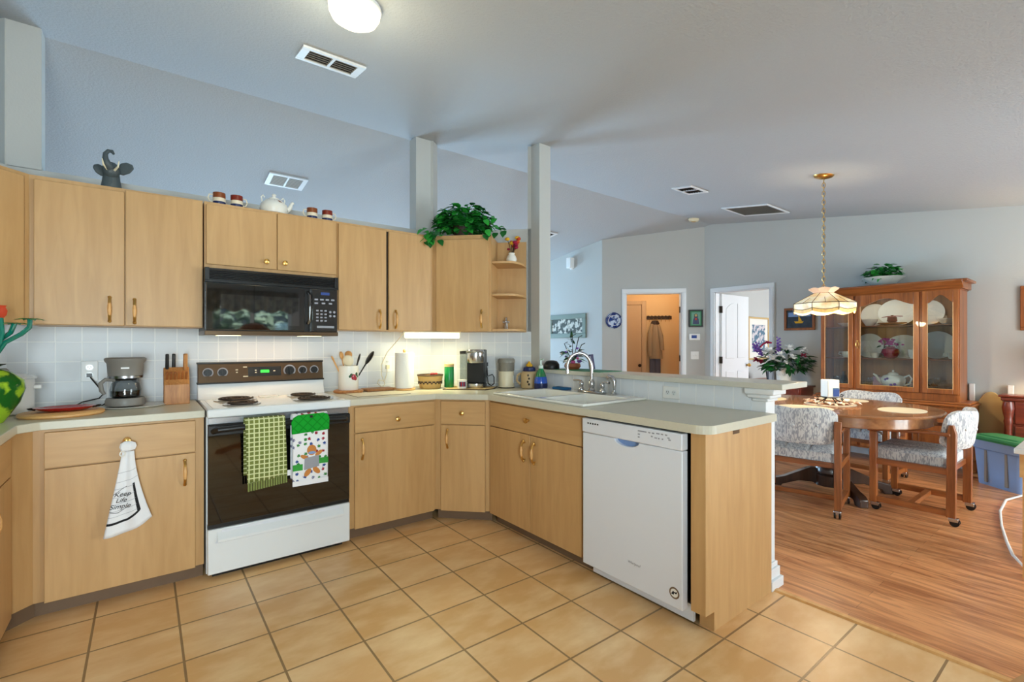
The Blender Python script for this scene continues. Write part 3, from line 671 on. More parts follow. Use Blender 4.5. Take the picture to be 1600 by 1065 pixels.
tag(t.build('countertop','laminate'),'pale laminate countertop wrapping the corner and the peninsula sink','countertop')
b = MB().prism([(-.035,-2.595),(.265,-2.595),(.265,-.72),(-.035,-.72)],1.037,1.066)
tag(b.build('breakfast_bar','laminate_bar',bevel=.003),'raised pale laminate bar top along the peninsula half wall','bar counter')

# ---- range
t = thing('range','white electric coil range with a black oven door and brown control panel','range',(-1.9025,0,0))
W = .381
MB().box(-W,W,-.62,-.03,.03,.875).build('body','enamel',t)
MB().box(-W+.03,W-.03,-.60,-.1,0,.03).build('base','black_plastic',t)
dr = MB().box(-W+.003,W-.003,-.665,-.62,.035,.275); dr = dr.build('drawer','enamel',t,bevel=.006)
MB().prism([(-.31,.268),(.31,.268),(.345,.198),(-.345,.198)],-.6665,-.663,'xz').build('drawer_grip','enamel_dw',dr,bevel=.002)
MB().prism([(-.664,.258),(-.690,.222),(-.690,.208),(-.664,.204)],-.335,.335,'yz').build('drawer_lip','enamel',dr,bevel=.002)
MB().box(-W+.004,W-.004,-.655,-.62,.276,.30).build('vent_trim','tote_blue',t) if 0 else MB().box(-W+.004,W-.004,-.65,-.62,.276,.296).build('vent_trim','black_plastic',t)
d = MB().box(-W+.004,W-.004,-.66,-.62,.297,.835).build('oven_door','oven_glass',t,bevel=.004)
hb = MB().box(-W+.004,W-.004,-.672,-.66,.775,.832); hb.build('door_band','black_plastic',d,bevel=.004)
hm = MB().tube([(-W+.03,-.668,.80),(-W+.05,-.712,.812),(-.2,-.722,.818),(.2,-.722,.818),(W-.05,-.712,.812),(W-.03,-.668,.80)],[.016]*6,10)
hm.build('door_handle','black_plastic',d,smooth=True)
MB().box(-W+.01,W-.01,-.652,-.62,.838,.868).build('front_trim','steel',t)
ct = MB().box(-W,W,-.675,-.03,.872,.918).build('cooktop','enamel',t,bevel=.008)
MB().box(-W+.03,W-.03,-.645,-.12,.917,.9195).build('cooktop_recess','porcelain',ct,bevel=.001)
for (bx,by,br) in ((-.195,-.25,.098),(-.195,-.51,.078),(.20,-.25,.078),(.20,-.51,.098)):
    bu = MB().lathe([(br+.018,.918),(br+.02,.924),(br+.008,.924),(br*.4,.910),(.01,.910)],(bx,by,0),28).build('burner_pan','chrome',t,smooth=True)
    sp = [(bx+ (0.018+(br-.018)*k/70)*math.cos(k*.36), by+(0.018+(br-.018)*k/70)*math.sin(k*.36), .930) for k in range(71)]
    MB().tube(sp,.0055,6).build('coil','coil',bu,smooth=True)
MB().box(-.05,.06,-.22,-.13,.919,.926).build('spoon_rest','porcelain',t,bevel=.003)
bg = MB().prism([(-.03,.915),(-.13,.918),(-.105,.955),(-.085,1.02),(-.03,1.02)],-W,W,'yz').build('back_splash','enamel',t,bevel=.004)
cp = MB().prism([(-.03,1.018),(-.097,1.018),(-.075,1.142),(-.03,1.145)],-W+.002,W-.002,'yz').build('control_panel','bronze_panel',t,bevel=.003)
tp = MB().box(-W-.002,W+.002,-.08,-.025,1.139,1.149).box(-W-.002,W+.002,-.103,-.03,1.012,1.022)
tp.build('panel_edge','black_plastic',cp,bevel=.002)
TIL = math.atan2(.022,.124)
def onp(z): return -.097+(z-1.018)*.022/.124
for kx,kr in ((-.325,.026),(-.245,.026),(.155,.034),(.240,.026),(.318,.026)):
    z = 1.085; y = onp(z)
    k_ = MB().cyl((kx,y,z),(kx,y-.004,z),kr*1.15,n=24,m=1).cyl((kx,y-.003,z),(kx,y-.018,z),kr*.9,kr*.8,n=20).box(kx-.005,kx+.005,y-.028,y-.017,z-kr*.8,z+kr*.8)
    k_.build('knob',['black_plastic','grey_print'],cp,smooth=True)
MB().obox((.0,onp(1.083)-.001,1.083),(.20,.004,.062),(-TIL,0,0)).build('display_window','black_gloss',cp)
MB().obox((-.0,onp(1.084)-.004,1.084),(.052,.002,.018),(-TIL,0,0)).build('clock_display','led_green',cp)
for (fx,fz,fw) in ((-.165,1.098,.014),(-.165,1.082,.01),(-.117,1.115,.022),(-.115,1.054,.028),(-.055,1.092,.01),(-.055,1.078,.01),(.058,1.085,.012)): MB().obox((fx,onp(fz)-.003,fz),(fw,.003,.006),(-TIL,0,0)).build('panel_mark','cream_plastic',cp)

# ---- over-the-range microwave
t = thing('microwave','black over-the-range microwave with a bronze bottom edge','microwave',(-1.893,0,0))
z0,z1 = 1.345,1.712
MB().box(-.378,.378,-.38,-.01,z0,z1).build('body','black_plastic',t)
MB().box(-.379,.379,-.40,-.02,1.320,1.346).build('bottom_plate','bronze_panel',t,bevel=.003)
gr = MB().box(-.37,.37,-.392,-.38,1.640,1.708)
for k in range(6): gr.obox((0,-.398,1.650+k*.0096),(.71,.010,.0035),(.5,0,0))
gr.box(-.378,-.355,-.405,-.38,1.635,1.711).box(.355,.378,-.405,-.38,1.635,1.711).box(-.378,.378,-.405,-.38,1.628,1.640)
gr.build('vent_grille','black_plastic',t,bevel=.001)
d = MB().box(-.372,.165,-.408,-.38,1.350,1.626).build('door','black_gloss',t,bevel=.004)
MB().box(-.30,.132,-.4092,-.4082,1.382,1.56).build('window','micro_glass',d)
MB().tube([(.185,-.405,1.40),(.187,-.435,1.42),(.187,-.44,1.50),(.187,-.435,1.58),(.185,-.405,1.60)],[.011]*5,10).build('door_handle','black_gloss',d,smooth=True)
cpn = MB().box(.21,.372,-.408,-.38,1.350,1.626).build('control_panel','black_gloss',t,bevel=.003)
MB().box(.265,.32,-.4095,-.4075,1.588,1.606).build('display','blue_print',cpn)
bt = MB()
for r_ in range(2):
    for k in range(4-r_): bt.box(.225+k*(.035+.01*r_),.247+k*(.035+.01*r_),-.4095,-.4075,1.552-r_*.024,1.563-r_*.024)
for r_ in range(4):
    for k in range(3): bt.box(.235+k*.026,.250+k*.026,-.4095,-.4075,1.480-r_*.022,1.490-r_*.022)
for r_ in range(2):
    for k in range(2): bt.cyl((.325+k*.026,-.4075,1.478-r_*.026),(.325+k*.026,-.4095,1.478-r_*.026),.008,n=12)
bt.box(.24,.35,-.4095,-.4075,1.372,1.386)
bt.build('button','grey_print',cpn)
MB().box(-.30,-.18,-.30,-.15,1.3185,1.3205).box(.18,.30,-.30,-.15,1.3185,1.3205).build('lamp_lens','tube_lit',t)
area('microwave_cooktop_lamp', (-1.9025,-.2,1.312), (0,0,0), .5, .12, .8, (1,.62,.34))

# ---- dishwasher
t = thing('dishwasher','white built-in dishwasher with a pocket handle near the peninsula end','dishwasher',(-.60,-2.125,0),-PI/2)
MB().box(-.300,.305,.0,.56,.10,.865).build('tub','black_plastic',t)
d = MB()
hw = []
for k in range(13):
    g = PI*k/12; hw.append((-.005+.075*math.cos(g), .787-.030*math.sin(g)))
d.prism([(-.302,.075)]+[(.308,.075),(.308,.787)]+hw+[(-.302,.787)],-.045,-.002,'xz')
d = d.build('door','enamel_dw',t,bevel=.004)
MB().box(-.09,.08,-.022,-.004,.75,.80).build('handle_pocket','tote_blue',d)
cpn = MB().box(-.304,.310,-.050,-.002,.789,.866).build('control_panel','enamel_dw',t,bevel=.006)
vm = MB()
for k in range(5): vm.box(-.262+k*.017,-.253+k*.017,-.0512,-.0495,.838,.846)
vm.build('vent_slot','black_plastic',cpn)
bt = MB()
for (a,z,w_) in ((.07,.848,.05),(.13,.848,.012),(.15,.848,.014),(.175,.85,.018),(.20,.85,.012),(.222,.85,.012),(.07,.832,.012),(.07,.818,.010),(.145,.832,.01),(.165,.828,.014),(.185,.828,.008),(.205,.828,.008),(.235,.838,.012),(.24,.830,.012)): bt.box(a,a+w_,-.0508,-.0498,z-.003,z+.003)
bt.build('button_mark','grey_print',cpn)
text('logo','Whirlpool',.018,'grey_print',d,(.042,-.0462,.192),(PI/2,0,0),.35)
st = MB().cyl((.268,-.0455,.142),(.268,-.0465,.142),.026,n=28).cyl((.268,-.0462,.142),(.268,-.0470,.142),.019,n=24,m=1).prism([(.252,.135),(.262,.150),(.272,.147),(.285,.152),(.278,.140),(.268,.143),(.266,.134)],-.0474,-.0468,'xz',m=2)
st.build('round_sticker',['toe_vinyl','pot_white','black_print'],d)
MB().box(-.29,.32,.025,.04,.01,.085).build('toe_panel','enamel_dw',t)

# ---- sink, faucet
t = thing('sink','white double-bowl drop-in kitchen sink','sink',(0,0,0))
rim = MB(); zr0,zr1 = .9145,.930
rx0,rx1,ry0,ry1 = -.605,-.030,-1.785,-.915
b1 = (-.570,-.150,-1.335,-.955); b2 = (-.570,-.150,-1.745,-1.375)
rim.box(rx0,b1[0],ry0,ry1,zr0,zr1).box(b1[1],rx1,ry0,ry1,zr0,zr1).box(b1[0],b1[1],b1[3],ry1,zr0,zr1).box(b1[0],b1[1],ry0,b2[2],zr0,zr1).box(b1[0],b1[1],b2[3],b1[2],zr0,zr1-.004)
rim.build('rim','porcelain',t,bevel=.005)
for bb in (b1,b2):
    x0,x1,y0,y1 = bb; m = MB(); zb = .74; q_ = .03
    R0 = [(x0,y0),(x1,y0),(x1,y1),(x0,y1)]; R1 = [(x0+q_,y0+q_),(x1-q_,y0+q_),(x1-q_,y1-q_),(x0+q_,y1-q_)]
    m.add([(*p,.926) for p in R0]+[(*p,zb) for p in R1],[(0,1,5,4),(1,2,6,5),(2,3,7,6),(3,0,4,7),(4,5,6,7)])
    m.build('bowl','porcelain',t,fixn=False)
    MB().lathe([(.04,zb+.002),(.042,zb+.005),(.02,zb+.003),(0,zb+.003)],((x0+x1)/2,(y0+y1)/2,0),18).build('drain','chrome',t,smooth=True)
t = thing('faucet','chrome gooseneck faucet with two lever handles behind the sink','faucet',(-.09,-1.37,.930))
MB().prism([(-.026,-.115),(.026,-.115),(.026,.115),(-.026,.115)],0,.014).build('base_plate','chrome',t,bevel=.008)
MB().lathe([(.024,.012),(.026,.02),(.018,.032),(.022,.05),(.023,.068),(.016,.085),(.012,.095)],n=18).build('spout_base','chrome',t,smooth=True)
sp = [(0,0,.09),(0,0,.17)]
for k in range(1,15):
    g = PI*k/14*1.02; sp.append((-.085*(1-math.cos(g))*.78, .085*(1-math.cos(g))*.62, .17+.105*math.sin(g)))
sp.append((sp[-1][0],sp[-1][1],sp[-1][2]-.03))
MB().tube(sp,[.012]*(len(sp)-1)+[.014],12).build('spout','chrome',t,smooth=True)
for s in (-1,1):
    MB().lathe([(.021,.012),(.022,.02),(.013,.035),(.018,.055),(.016,.068),(.008,.075)],(0,s*.098,0),14).build('handle_base','chrome',t,smooth=True)
    MB().tube([(0,s*.098,.074),(.0,s*.118,.08),(-.008,s*.165,.078)],[.008,.007,.009],8).build('lever','chrome',t,smooth=True)
t = thing('side_sprayer','curved chrome side sprayer next to the faucet','sprayer',(-.085,-1.565,.930))
MB().lathe([(.019,0),(.02,.008),(.012,.018),(.012,.03)],n=14).build('base','chrome',t,smooth=True)
MB().tube([(0,0,.025),(0,-.004,.06),(0,-.002,.09),(-.006,.012,.115),(-.014,.032,.122),(-.02,.045,.11)],[.011,.013,.015,.016,.014,.011],12).build('spray_head','chrome',t,smooth=True)

# ---- under-cabinet light
t = thing('under_cabinet_light','lit fluorescent light bar mounted beneath the corner wall cabinets','light',(-.68,-.33,1.362),-PI/8*0)
A = Vector((-.975,-.25,0)); B = Vector((-.56,-.40,0)); dirv = (B-A).normalized(); ang = math.atan2(dirv.y,dirv.x)
t.location = ((A+B)/2).to_tuple()[:2]+(1.362,); t.rotation_euler = (0,0,ang)
LN = (B-A).length/2
MB().box(-LN,LN,-.03,.04,-.012,0).build('housing','cream_plastic',t)
MB().prism([(-.034,-.008),(.03,-.008),(.03,-.046),(-.026,-.052),(-.036,-.040)],-LN+.01,LN-.01,'yz').build('diffuser','tube_lit',t,bevel=.006)
area('under_cabinet_lamp', ((A+B)/2).to_tuple()[:2]+(1.302,), (0,0,ang), .38, .05, 3.0, (1,.93,.55))

# ================================================================== THINGS IN THE KITCHEN
CT = .914
# glass vase with blown-glass flowers
t = thing('glass_vase','tall green blotched glass vase holding glass flowers at the left edge','vase',(-3.105,-.56,CT))
MB().lathe([(.055,0),(.06,.006),(.075,.03),(.11,.09),(.128,.15),(.122,.19),(.08,.228),(.045,.242),(.038,.25),(.05,.26),(.062,.262),(.052,.256),(.03,.245)],n=32).build('body','vase_glass',t,smooth=True)
MB().lathe([(.061,.259),(.065,.264),(.05,.264),(.045,.255)],n=28).build('rim','black_plastic',t,smooth=True)
st = MB()
plain('stem_teal',(16,120,100),.12,coat=.6)
for pts in ([(.0,.0,.02),(.03,0,.30),(.06,-.0,.36),(.115,-.01,.40),(.14,-.01,.43),(.142,-.01,.47)],[(0,.02,.05),(.0,.02,.30),(.03,.02,.36),(.075,.02,.405),(.088,.02,.45)],[(.01,-.02,.05),(.03,-.02,.3),(.055,-.02,.40),(.05,-.02,.47)],[(-.01,0,.05),(-.03,0,.3),(-.05,0,.42)]):
    st.tube(pts,.0095,8)
st.build('stem','stem_teal',t,smooth=True)
lf = MB()
for c_ in ((.142,-.01,.465),(.088,.02,.445)):
    for k in range(9):
        a = k*2*PI/9; lf.leaf(c_,(math.cos(a),math.sin(a),.25),(0,0,1),.055,.028,droop=.3)
lf.build('glass_leaf','leaf_bright',t,smooth=True)
fl = MB().lathe([(.006,0),(.015,.015),(.018,.034),(.012,.05),(.016,.058)],(.052,-.02,.468),8,wave=lambda a,k:.12*math.cos(4*a))
MB().lathe([(.008,0),(.025,.02),(.03,.05),(.02,.07)],(-.055,0,.42),8).build('glass_flower','petal_orange',t,smooth=True)
fl.build('glass_flower','petal_orange',t,smooth=True)
# white urn behind it
t = thing('rice_cooker','white lidded electric cooker behind the green glass vase','cooker',(-3.105,-.225,CT))
MB().lathe([(.10,0),(.112,.01),(.112,.17),(.108,.178)],n=32).build('body','white_plastic',t,smooth=True)
MB().lathe([(.122,.178),(.124,.186),(.11,.196),(.05,.208),(0,.21)],n=32).build('lid','enamel',t,smooth=True)
MB().box(.108,.14,-.02,.02,.125,.145).build('handle','white_plastic',t,bevel=.005)
MB().lathe([(.018,.208),(.022,.222),(.012,.232),(0,.233)],n=14).build('lid_knob','grey_plastic',t,smooth=True)
# round board, platter
t = thing('round_board','round wooden board under the red platter','cutting board',(-2.87,-.405,CT))
MB().lathe([(.155,.0),(.162,.006),(.162,.014),(.156,.019),(0,.019)],n=40).build('board','light_wood',t,smooth=True)
t = thing('oval_platter','oval red enamel platter with dark handles on the round board','platter',(-2.86,-.40,CT+.0195))
MB().lathe([(.06,0),(.085,.004),(.115,.018),(.118,.021),(.112,.020),(.085,.009),(.05,.007),(0,.007)],n=40,sy=.68).build('dish','red_enamel',t,smooth=True)
for s in (-1,1): MB().tube([(s*.105,-.025,.014),(s*.128,-.018,.018),(s*.134,0,.019),(s*.128,.018,.018),(s*.105,.025,.014)],.004,6).build('handle','dark_metal',t,smooth=True)
t = thing('oval_tray','flat white oval tray under the grey coffee maker','tray',(-2.60,-.225,CT))
MB().lathe([(.11,0),(.15,.003),(.158,.009),(.15,.009),(.11,.005),(0,.005)],n=40,sy=.78).build('tray','pot_white',t,smooth=True)
# coffee maker
t = thing('coffee_maker','grey drip coffee maker with a glass carafe on the white tray','coffee maker',(-2.63,-.22,CT+.0095))
MB().lathe([(.075,0),(.088,.004),(.09,.03),(.084,.045),(0,.045)],n=28,sy=.95).build('base','grey_plastic',t,smooth=True)
MB().box(-.06,.06,.045,.085,.04,.20).build('column','grey_plastic',t,bevel=.012)
hd = MB().lathe([(.072,.165),(.078,.17),(.082,.235),(.092,.25),(.094,.262),(.086,.268),(0,.268)],n=28,sy=.95).build('head','grey_plastic',t,smooth=True)
MB().lathe([(.079,.155),(.0795,.168),(.06,.168)],n=28,sy=.95).build('trim_ring','steel',hd,smooth=True)
text('logo_mark','~',.03,'white_plastic',hd,(0,-.080,.215),(PI/2,0,0)) if 0 else MB().box(-.018,.018,-.0805,-.074,.208,.216).build('logo_plate','white_plastic',hd)
cf = MB().lathe([(.055,.046),(.068,.055),(.07,.09),(.062,.125),(.048,.142),(.05,.148)],n=28,sy=.95)
cf.build('carafe','drinking_glass',t,smooth=True)
MB().lathe([(.05,.048),(.064,.056),(.066,.085),(0,.085)],n=24,sy=.95).build('coffee','black_gloss',t,smooth=True)
MB().lathe([(.05,.142),(.053,.15),(.03,.156),(0,.156)],n=24).build('carafe_lid','black_plastic',t,smooth=True)
MB().tube([(-.045,-.02,.145),(-.085,-.035,.15),(-.105,-.04,.13),(-.10,-.04,.09),(-.088,-.035,.07)],[.008,.01,.011,.011,.008],8).build('carafe_handle','grey_plastic',t,smooth=True)
o = MB().tube([(-2.796,-.02,1.089),(-2.79,-.03,1.075),(-2.76,-.05,1.03),(-2.73,-.07,.985),(-2.75,-.09,.96),(-2.82,-.10,.945),(-2.845,-.12,.93),(-2.82,-.14,.919),(-2.74,-.15,.919),(-2.72,-.13,.934),(-2.66,-.135,.95)],.0035,6).box(-2.808,-2.784,-.030,-.0125,1.078,1.099).build('power_cord','black_plastic',smooth=True)
tag(o,'black power cord running from the wall outlet to the grey coffee maker','power cord')
# knife block
t = thing('knife_block','wooden knife block with dark handled knives left of the range','knife block',(-2.395,-.17,CT))
MB().prism([(-.075,0),(.055,0),(.075,.20),(.0,.215),(-.075,.115)],-.062,.062,'yz').build('block','block_wood',t,bevel=.003)
sl = MB()
for k in range(6): sl.prism([(-.052+k*.0185,.118),(-.042+k*.0185,.118),(-.042+k*.0185,.148),(-.052+k*.0185,.148)],-.0,.0,'xz') if 0 else None
for k in range(6):
    x = -.047+k*.0185
    h = MB().obox((x,-.060,.165),(.011,.014,.06),(.65,0,0)).build('steak_knife','oak',t,bevel=.002)
for (x,y,a,m_) in ((-.045,.005,.25,'black_plastic'),(-.012,.03,.15,'black_plastic'),(.042,.0,.2,'block_wood'),(.048,.035,.12,'light_wood')):
    MB().obox((x,y-.012,.245),(.018,.024,.10),(a,0,0)).build('knife_handle',m_,t,bevel=.005)
# crock of utensils on trivet
t = thing('wooden_trivet','round wooden trivet under the utensil crock right of the range','trivet',(-1.365,-.165,CT))
MB().lathe([(.098,0),(.104,.006),(.104,.014),(.098,.019),(0,.019)],n=36).build('board','block_wood',t,smooth=True)
t = thing('utensil_crock','white crock with a red fruit print full of kitchen utensils','utensil crock',(-1.365,-.165,CT+.0195))
MB().lathe([(.066,0),(.07,.005),(.07,.175),(.064,.176),(.062,.02),(0,.02)],n=32).build('crock','pot_white',t,smooth=True)
pr = MB()
for (a,z,r_,m_) in ((-1.35,.095,.022,0),(-1.15,.085,.016,0),(-1.6,.11,.012,1),(-1.0,.115,.014,1),(-1.75,.10,.010,1),(-.85,.10,.010,1)):
    pr.sphere((.0695*math.cos(a),.0695*math.sin(a),z),r_,(.9,.16,1) ,10,7,m_,rot=(0,0,a+PI/2))
pr.build('fruit_print',['cranberry','leaf_dark'],t,smooth=True)
def spoon(p, d, L, head, hw, mat, flat=.3):
    d = Vector(d).normalized(); p = Vector(p); e = p+d*L
    m = MB().tube([p,p+d*L*.6,e],[.006,.005,.006],8)
    m.sphere(e+d*head*.8,head,(hw,flat,1),12,8,rot=d.to_track_quat('Z','Y').to_euler())
    return m.build('utensil',mat,t,smooth=True)
spoon((-.02,0,.03),(-.45,.05,1),.20,.022,.8,'light_wood'); spoon((.0,.02,.03),(-.15,.15,1),.20,.03,.9,'light_wood'); spoon((.02,0,.03),(.25,-.1,1),.17,.04,.75,'black_plastic',.2)
spoon((.03,.0,.03),(.62,-.05,1),.19,.058,.72,'black_plastic',.25); spoon((.0,-.02,.03),(-.12,-.2,1),.155,.042,.9,'cream_plastic'); spoon((.01,.03,.03),(.1,.3,1),.21,.03,.9,'light_wood')
t = thing('small_cutting_board','small wooden cutting board lying right of the utensil crock','cutting board',(-1.13,-.15,CT))
MB().prism([(-.115,-.07),(.115,-.07),(.115,.07),(-.115,.07)],0,.018).build('board','block_wood',t,bevel=.006)
t = thing('counter_mat','flat cream cutting mat near the counter edge right of the range','cutting mat',(-1.235,-.40,CT))
MB().prism([(-.19,-.12),(.19,-.12),(.19,.12),(-.19,.12)],0,.004).build('mat','cream_plastic',t,bevel=.0015)
MB().prism([(-.192,-.122),(.192,-.122),(.192,.122),(-.192,.122)],0,.002).build('edge','bronze_panel',t)
# paper towel
t = thing('paper_towel','white paper towel roll standing on a holder below the light bar','paper towel',(-.955,-.23,CT))
MB().lathe([(.08,0),(.084,.006),(.08,.014),(0,.014)],n=32).build('holder_base','light_wood',t,smooth=True)
MB().lathe([(.018,.016),(.070,.016),(.071,.025),(.071,.283),(.069,.286),(.018,.286)],n=32).build('roll','paper',t,smooth=True)
MB().cyl((0,0,.014),(0,0,.295),.009).sphere((0,0,.300),.013).build('rod','light_wood',t,smooth=True)
o = MB().tube([(-.972,-.245,1.345),(-.985,-.18,1.30),(-1.03,-.07,1.2),(-1.06,-.03,1.10),(-1.055,-.025,1.02),(-1.03,-.03,.95),(-1.06,-.05,.925),(-1.1,-.045,.96),(-1.08,-.03,.985),(-1.03,-.02,.97),(-1.008,-.016,1.03),(-1.005,-.014,1.085)],.003,6).box(-1.018,-.992,-.032,-.0125,1.068,1.098).build('power_cord','cream_plastic',smooth=True)
tag(o,'pale cord from the light bar to the outlet beside the paper towels','power cord')
# basket
t = thing('round_basket','round woven basket with a dark band and red trim, beside the paper towels','basket',(-.745,-.25,CT))
MB().lathe([(.075,0),(.08,.004),(.097,.09),(.10,.105),(.095,.105),(.08,.02),(0,.015)],n=36,wave=lambda a,k:.012*math.cos(24*a)).build('body','basket',t,smooth=True)
bd = MB()
for k in range(18):
    a = 2*PI*k/18; r_ = .0925; bd.obox((r_*math.cos(a),r_*math.sin(a),.055),(.006,.022,.012),(0,0,a)); bd.obox((r_*math.cos(a+.17),r_*math.sin(a+.17),.045),(.006,.012,.012),(0,0,a+.17))
bd.build('woven_band','basket_dark',t)
MB().tube([(.098*math.cos(k*PI/16),.098*math.sin(k*PI/16),.107) for k in range(32)],.006,6,closed=True).build('rim','basket_dark',t,smooth=True)
MB().sphere((-.01,-.06,.118),.018,(1.4,.8,.6)).sphere((.02,-.055,.118),.014,(1.2,.8,.6)).build('bow','red_enamel',t,smooth=True)
# tray group
t = thing('serving_tray','flat dark-edged tray under the single-serve coffee machine','tray',(-.495,-.445,CT),-PI/4)
MB().prism([(-.185,-.14),(.15,-.14),(.20,-.02),(.20,.12),(-.185,.12)],0,.006).build('base','basket_dark',t)
MB().prism([(-.175,-.13),(.14,-.13),(.19,-.02),(.19,.11),(-.175,.11)],.006,.008).build('surface','tan_panel',t)
t = thing('shaker_can','tall green canister with a tan lid in the corner','canister',(-.622,-.335,CT+.0085))
MB().lathe([(.036,0),(.038,.004),(.038,.16),(.036,.163)],n=24).build('body','green_can',t,smooth=True)
MB().lathe([(.0385,.163),(.0385,.186),(.03,.19),(0,.19)],n=24).build('lid','tan_panel',t,smooth=True)
t = thing('sugar_tub','small white tub with a red and blue label in front of the coffee machine','tub',(-.59,-.478,CT+.0085))
MB().lathe([(.032,0),(.035,.003),(.037,.062),(.038,.066),(.03,.068),(0,.068)],n=24).build('tub','pot_white',t,smooth=True)
lb = MB()
for k in range(5): lb.obox((.0365*math.cos(-2.55+k*.28),.0365*math.sin(-2.55+k*.28),.034),(.002,.0112,.036),(0,0,-2.55+k*.28),m=k%2)
lb.build('label_band',['navy','red_enamel'],t)
t = thing('pod_coffee_machine','black and chrome single-serve coffee machine with a clear tank','coffee machine',(-.465,-.475,CT+.0085),-PI/4)
MB().prism([(-.068,-.03),(.068,-.03),(.068,.14),(-.068,.14)],0,.03).build('base','black_plastic',t,bevel=.006)
MB().lathe([(.068,0),(.07,.005),(.07,.034),(.062,.036),(0,.036)],(0,-.03,0),24,sy=.7).build('drip_tray','chrome',t,smooth=True)
MB().box(-.068,.068,.02,.14,.03,.30).build('column','black_plastic',t,bevel=.008)
MB().box(-.066,.066,-.002,.02,.04,.20).build('front_panel','black_plastic',t)
hd = MB().lathe([(.067,.195),(.071,.20),(.071,.285),(.067,.298),(.055,.302),(0,.303)],(0,.0,0),28,sy=.95).build('brew_head','chrome',t,smooth=True)
MB().tube([(-.072,-.01,.275),(-.05,-.068,.285),(0,-.085,.288),(.05,-.068,.285),(.072,-.01,.275)],.007,8).build('lever_handle','steel',hd,smooth=True)
wt = MB().box(-.125,-.078,.0,.12,.01,.265).build('water_tank','drinking_glass',t)
MB().box(-.127,-.076,-.002,.122,.265,.29).build('tank_lid','black_plastic',t,bevel=.003)
o = MB().tube([(-.31,-.40,1.095),(-.315,-.42,1.07),(-.345,-.47,1.0),(-.36,-.50,.95),(-.35,-.53,.935),(-.325,-.535,.95),(-.315,-.52,1.0),(-.31,-.49,1.02),(-.36,-.46,1.0),(-.375,-.44,.96),(-.37,-.43,.935)],.005,6).obox((-.306,-.393,1.10),(.03,.03,.03),(0,0,PI/4)).build('power_cord','black_plastic',smooth=True)
tag(o,'coiled black power cord plugged in behind the single-serve coffee machine','power cord')
outlet('wall_outlet','white wall outlet behind the single-serve coffee machine',(-.30,-.312,1.10),-PI/4)
t = thing('coffee_grinder','cream coffee grinder with a clear smoky lid by the corner','coffee grinder',(-.225,-.565,CT))
MB().lathe([(.062,0),(.068,.004),(.068,.012),(.064,.016),(.062,.13),(.058,.138)],n=28).build('body','cream_plastic',t,smooth=True)
MB().lathe([(.066,.010),(.069,.006),(.066,.0)],n=28).build('foot_ring','black_plastic',t,smooth=True)
plain('smoke_glass',(150,146,136),.08,coat=.6,trans=.3)
MB().lathe([(.060,.134),(.066,.14),(.068,.20),(.072,.205),(.071,.225),(.062,.238),(0,.24)],n=28).build('lid','smoke_glass',t,smooth=True)
MB().obox((.03,-.055,.07),(.014,.006,.06),(0,0,.5)).build('switch','white_plastic',t,bevel=.002)
o = MB().tube([(-.17,-.505,.94),(-.14,-.52,.95),(-.10,-.57,.99),(-.06,-.58,1.04),(-.05,-.57,1.0),(-.07,-.56,.95),(-.12,-.55,.93)],.003,6).build('grinder_cord','white_plastic',smooth=True)
tag(o,'white looped cord behind the cream coffee grinder','power cord')
t = thing('cookie_jar','tan jar with a blue and yellow topped lid beside the blue soap bottle','jar',(-.10,-.705,CT))
MB().lathe([(.06,0),(.066,.004),(.068,.11),(.062,.13),(.055,.135)],n=28).build('body','jar_tan',t,smooth=True)
MB().tube([(-.055,.04,.12),(-.075,.06,.10),(-.078,.062,.06),(-.058,.045,.03)],.008,8).build('handle','jar_tan',t,smooth=True)
MB().lathe([(.046,.133),(.05,.14),(.046,.165),(.03,.172),(0,.173)],n=24).build('lid','navy',t,smooth=True)
MB().lathe([(.024,.172),(.028,.182),(.018,.196),(.009,.20),(.011,.21),(0,.215)],n=18).build('lid_knob','petal_yellow',t,smooth=True)
dc = MB()
for (z,a) in ((.105,-2.4),(.08,-2.3),(.055,-2.45),(.035,-2.3)): dc.sphere((.0665*math.cos(a),.0665*math.sin(a),z),.010,(.8,.25,1),8,6,rot=(0,0,a+PI/2))
dc.build('painted_mark','dark_metal',t)
t = thing('soap_bottle','green and blue soap pump bottle beside the sink','soap bottle',(-.11,-.857,CT))
MB().lathe([(.044,0),(.05,.004),(.053,.03),(.052,.05)],n=28).lathe([(.052,.05),(.05,.075),(.044,.10)],n=28,m=1).lathe([(.044,.10),(.034,.13),(.02,.155),(.016,.165)],n=28,m=2).build('bottle',['navy','soap_blue','soap_green'],t,smooth=True)
plain('pump_clear',(196,214,206),.15,coat=.4)
MB().lathe([(.018,.163),(.02,.17),(.018,.185),(.008,.19),(.007,.225),(.012,.23),(.010,.238),(0,.239)],n=16).tube([(0,0,.232),(-.01,-.025,.238),(-.012,-.045,.232)],.006,8).build('pump','pump_clear',t,smooth=True)
MB().lathe([(.0534,.032),(.0536,.036),(.0525,.055)],n=28).build('wave_label','petal_white',t,smooth=True) if 0 else None
t = thing('scrub_sponge','flat dark blue sponge on the sink rim beside the soap bottle','sponge',(-.09,-1.07,.930))
MB().prism([(-.035,-.07),(.035,-.07),(.035,.07),(-.035,.07)],0,.018).build('pad','sponge',t,bevel=.006)

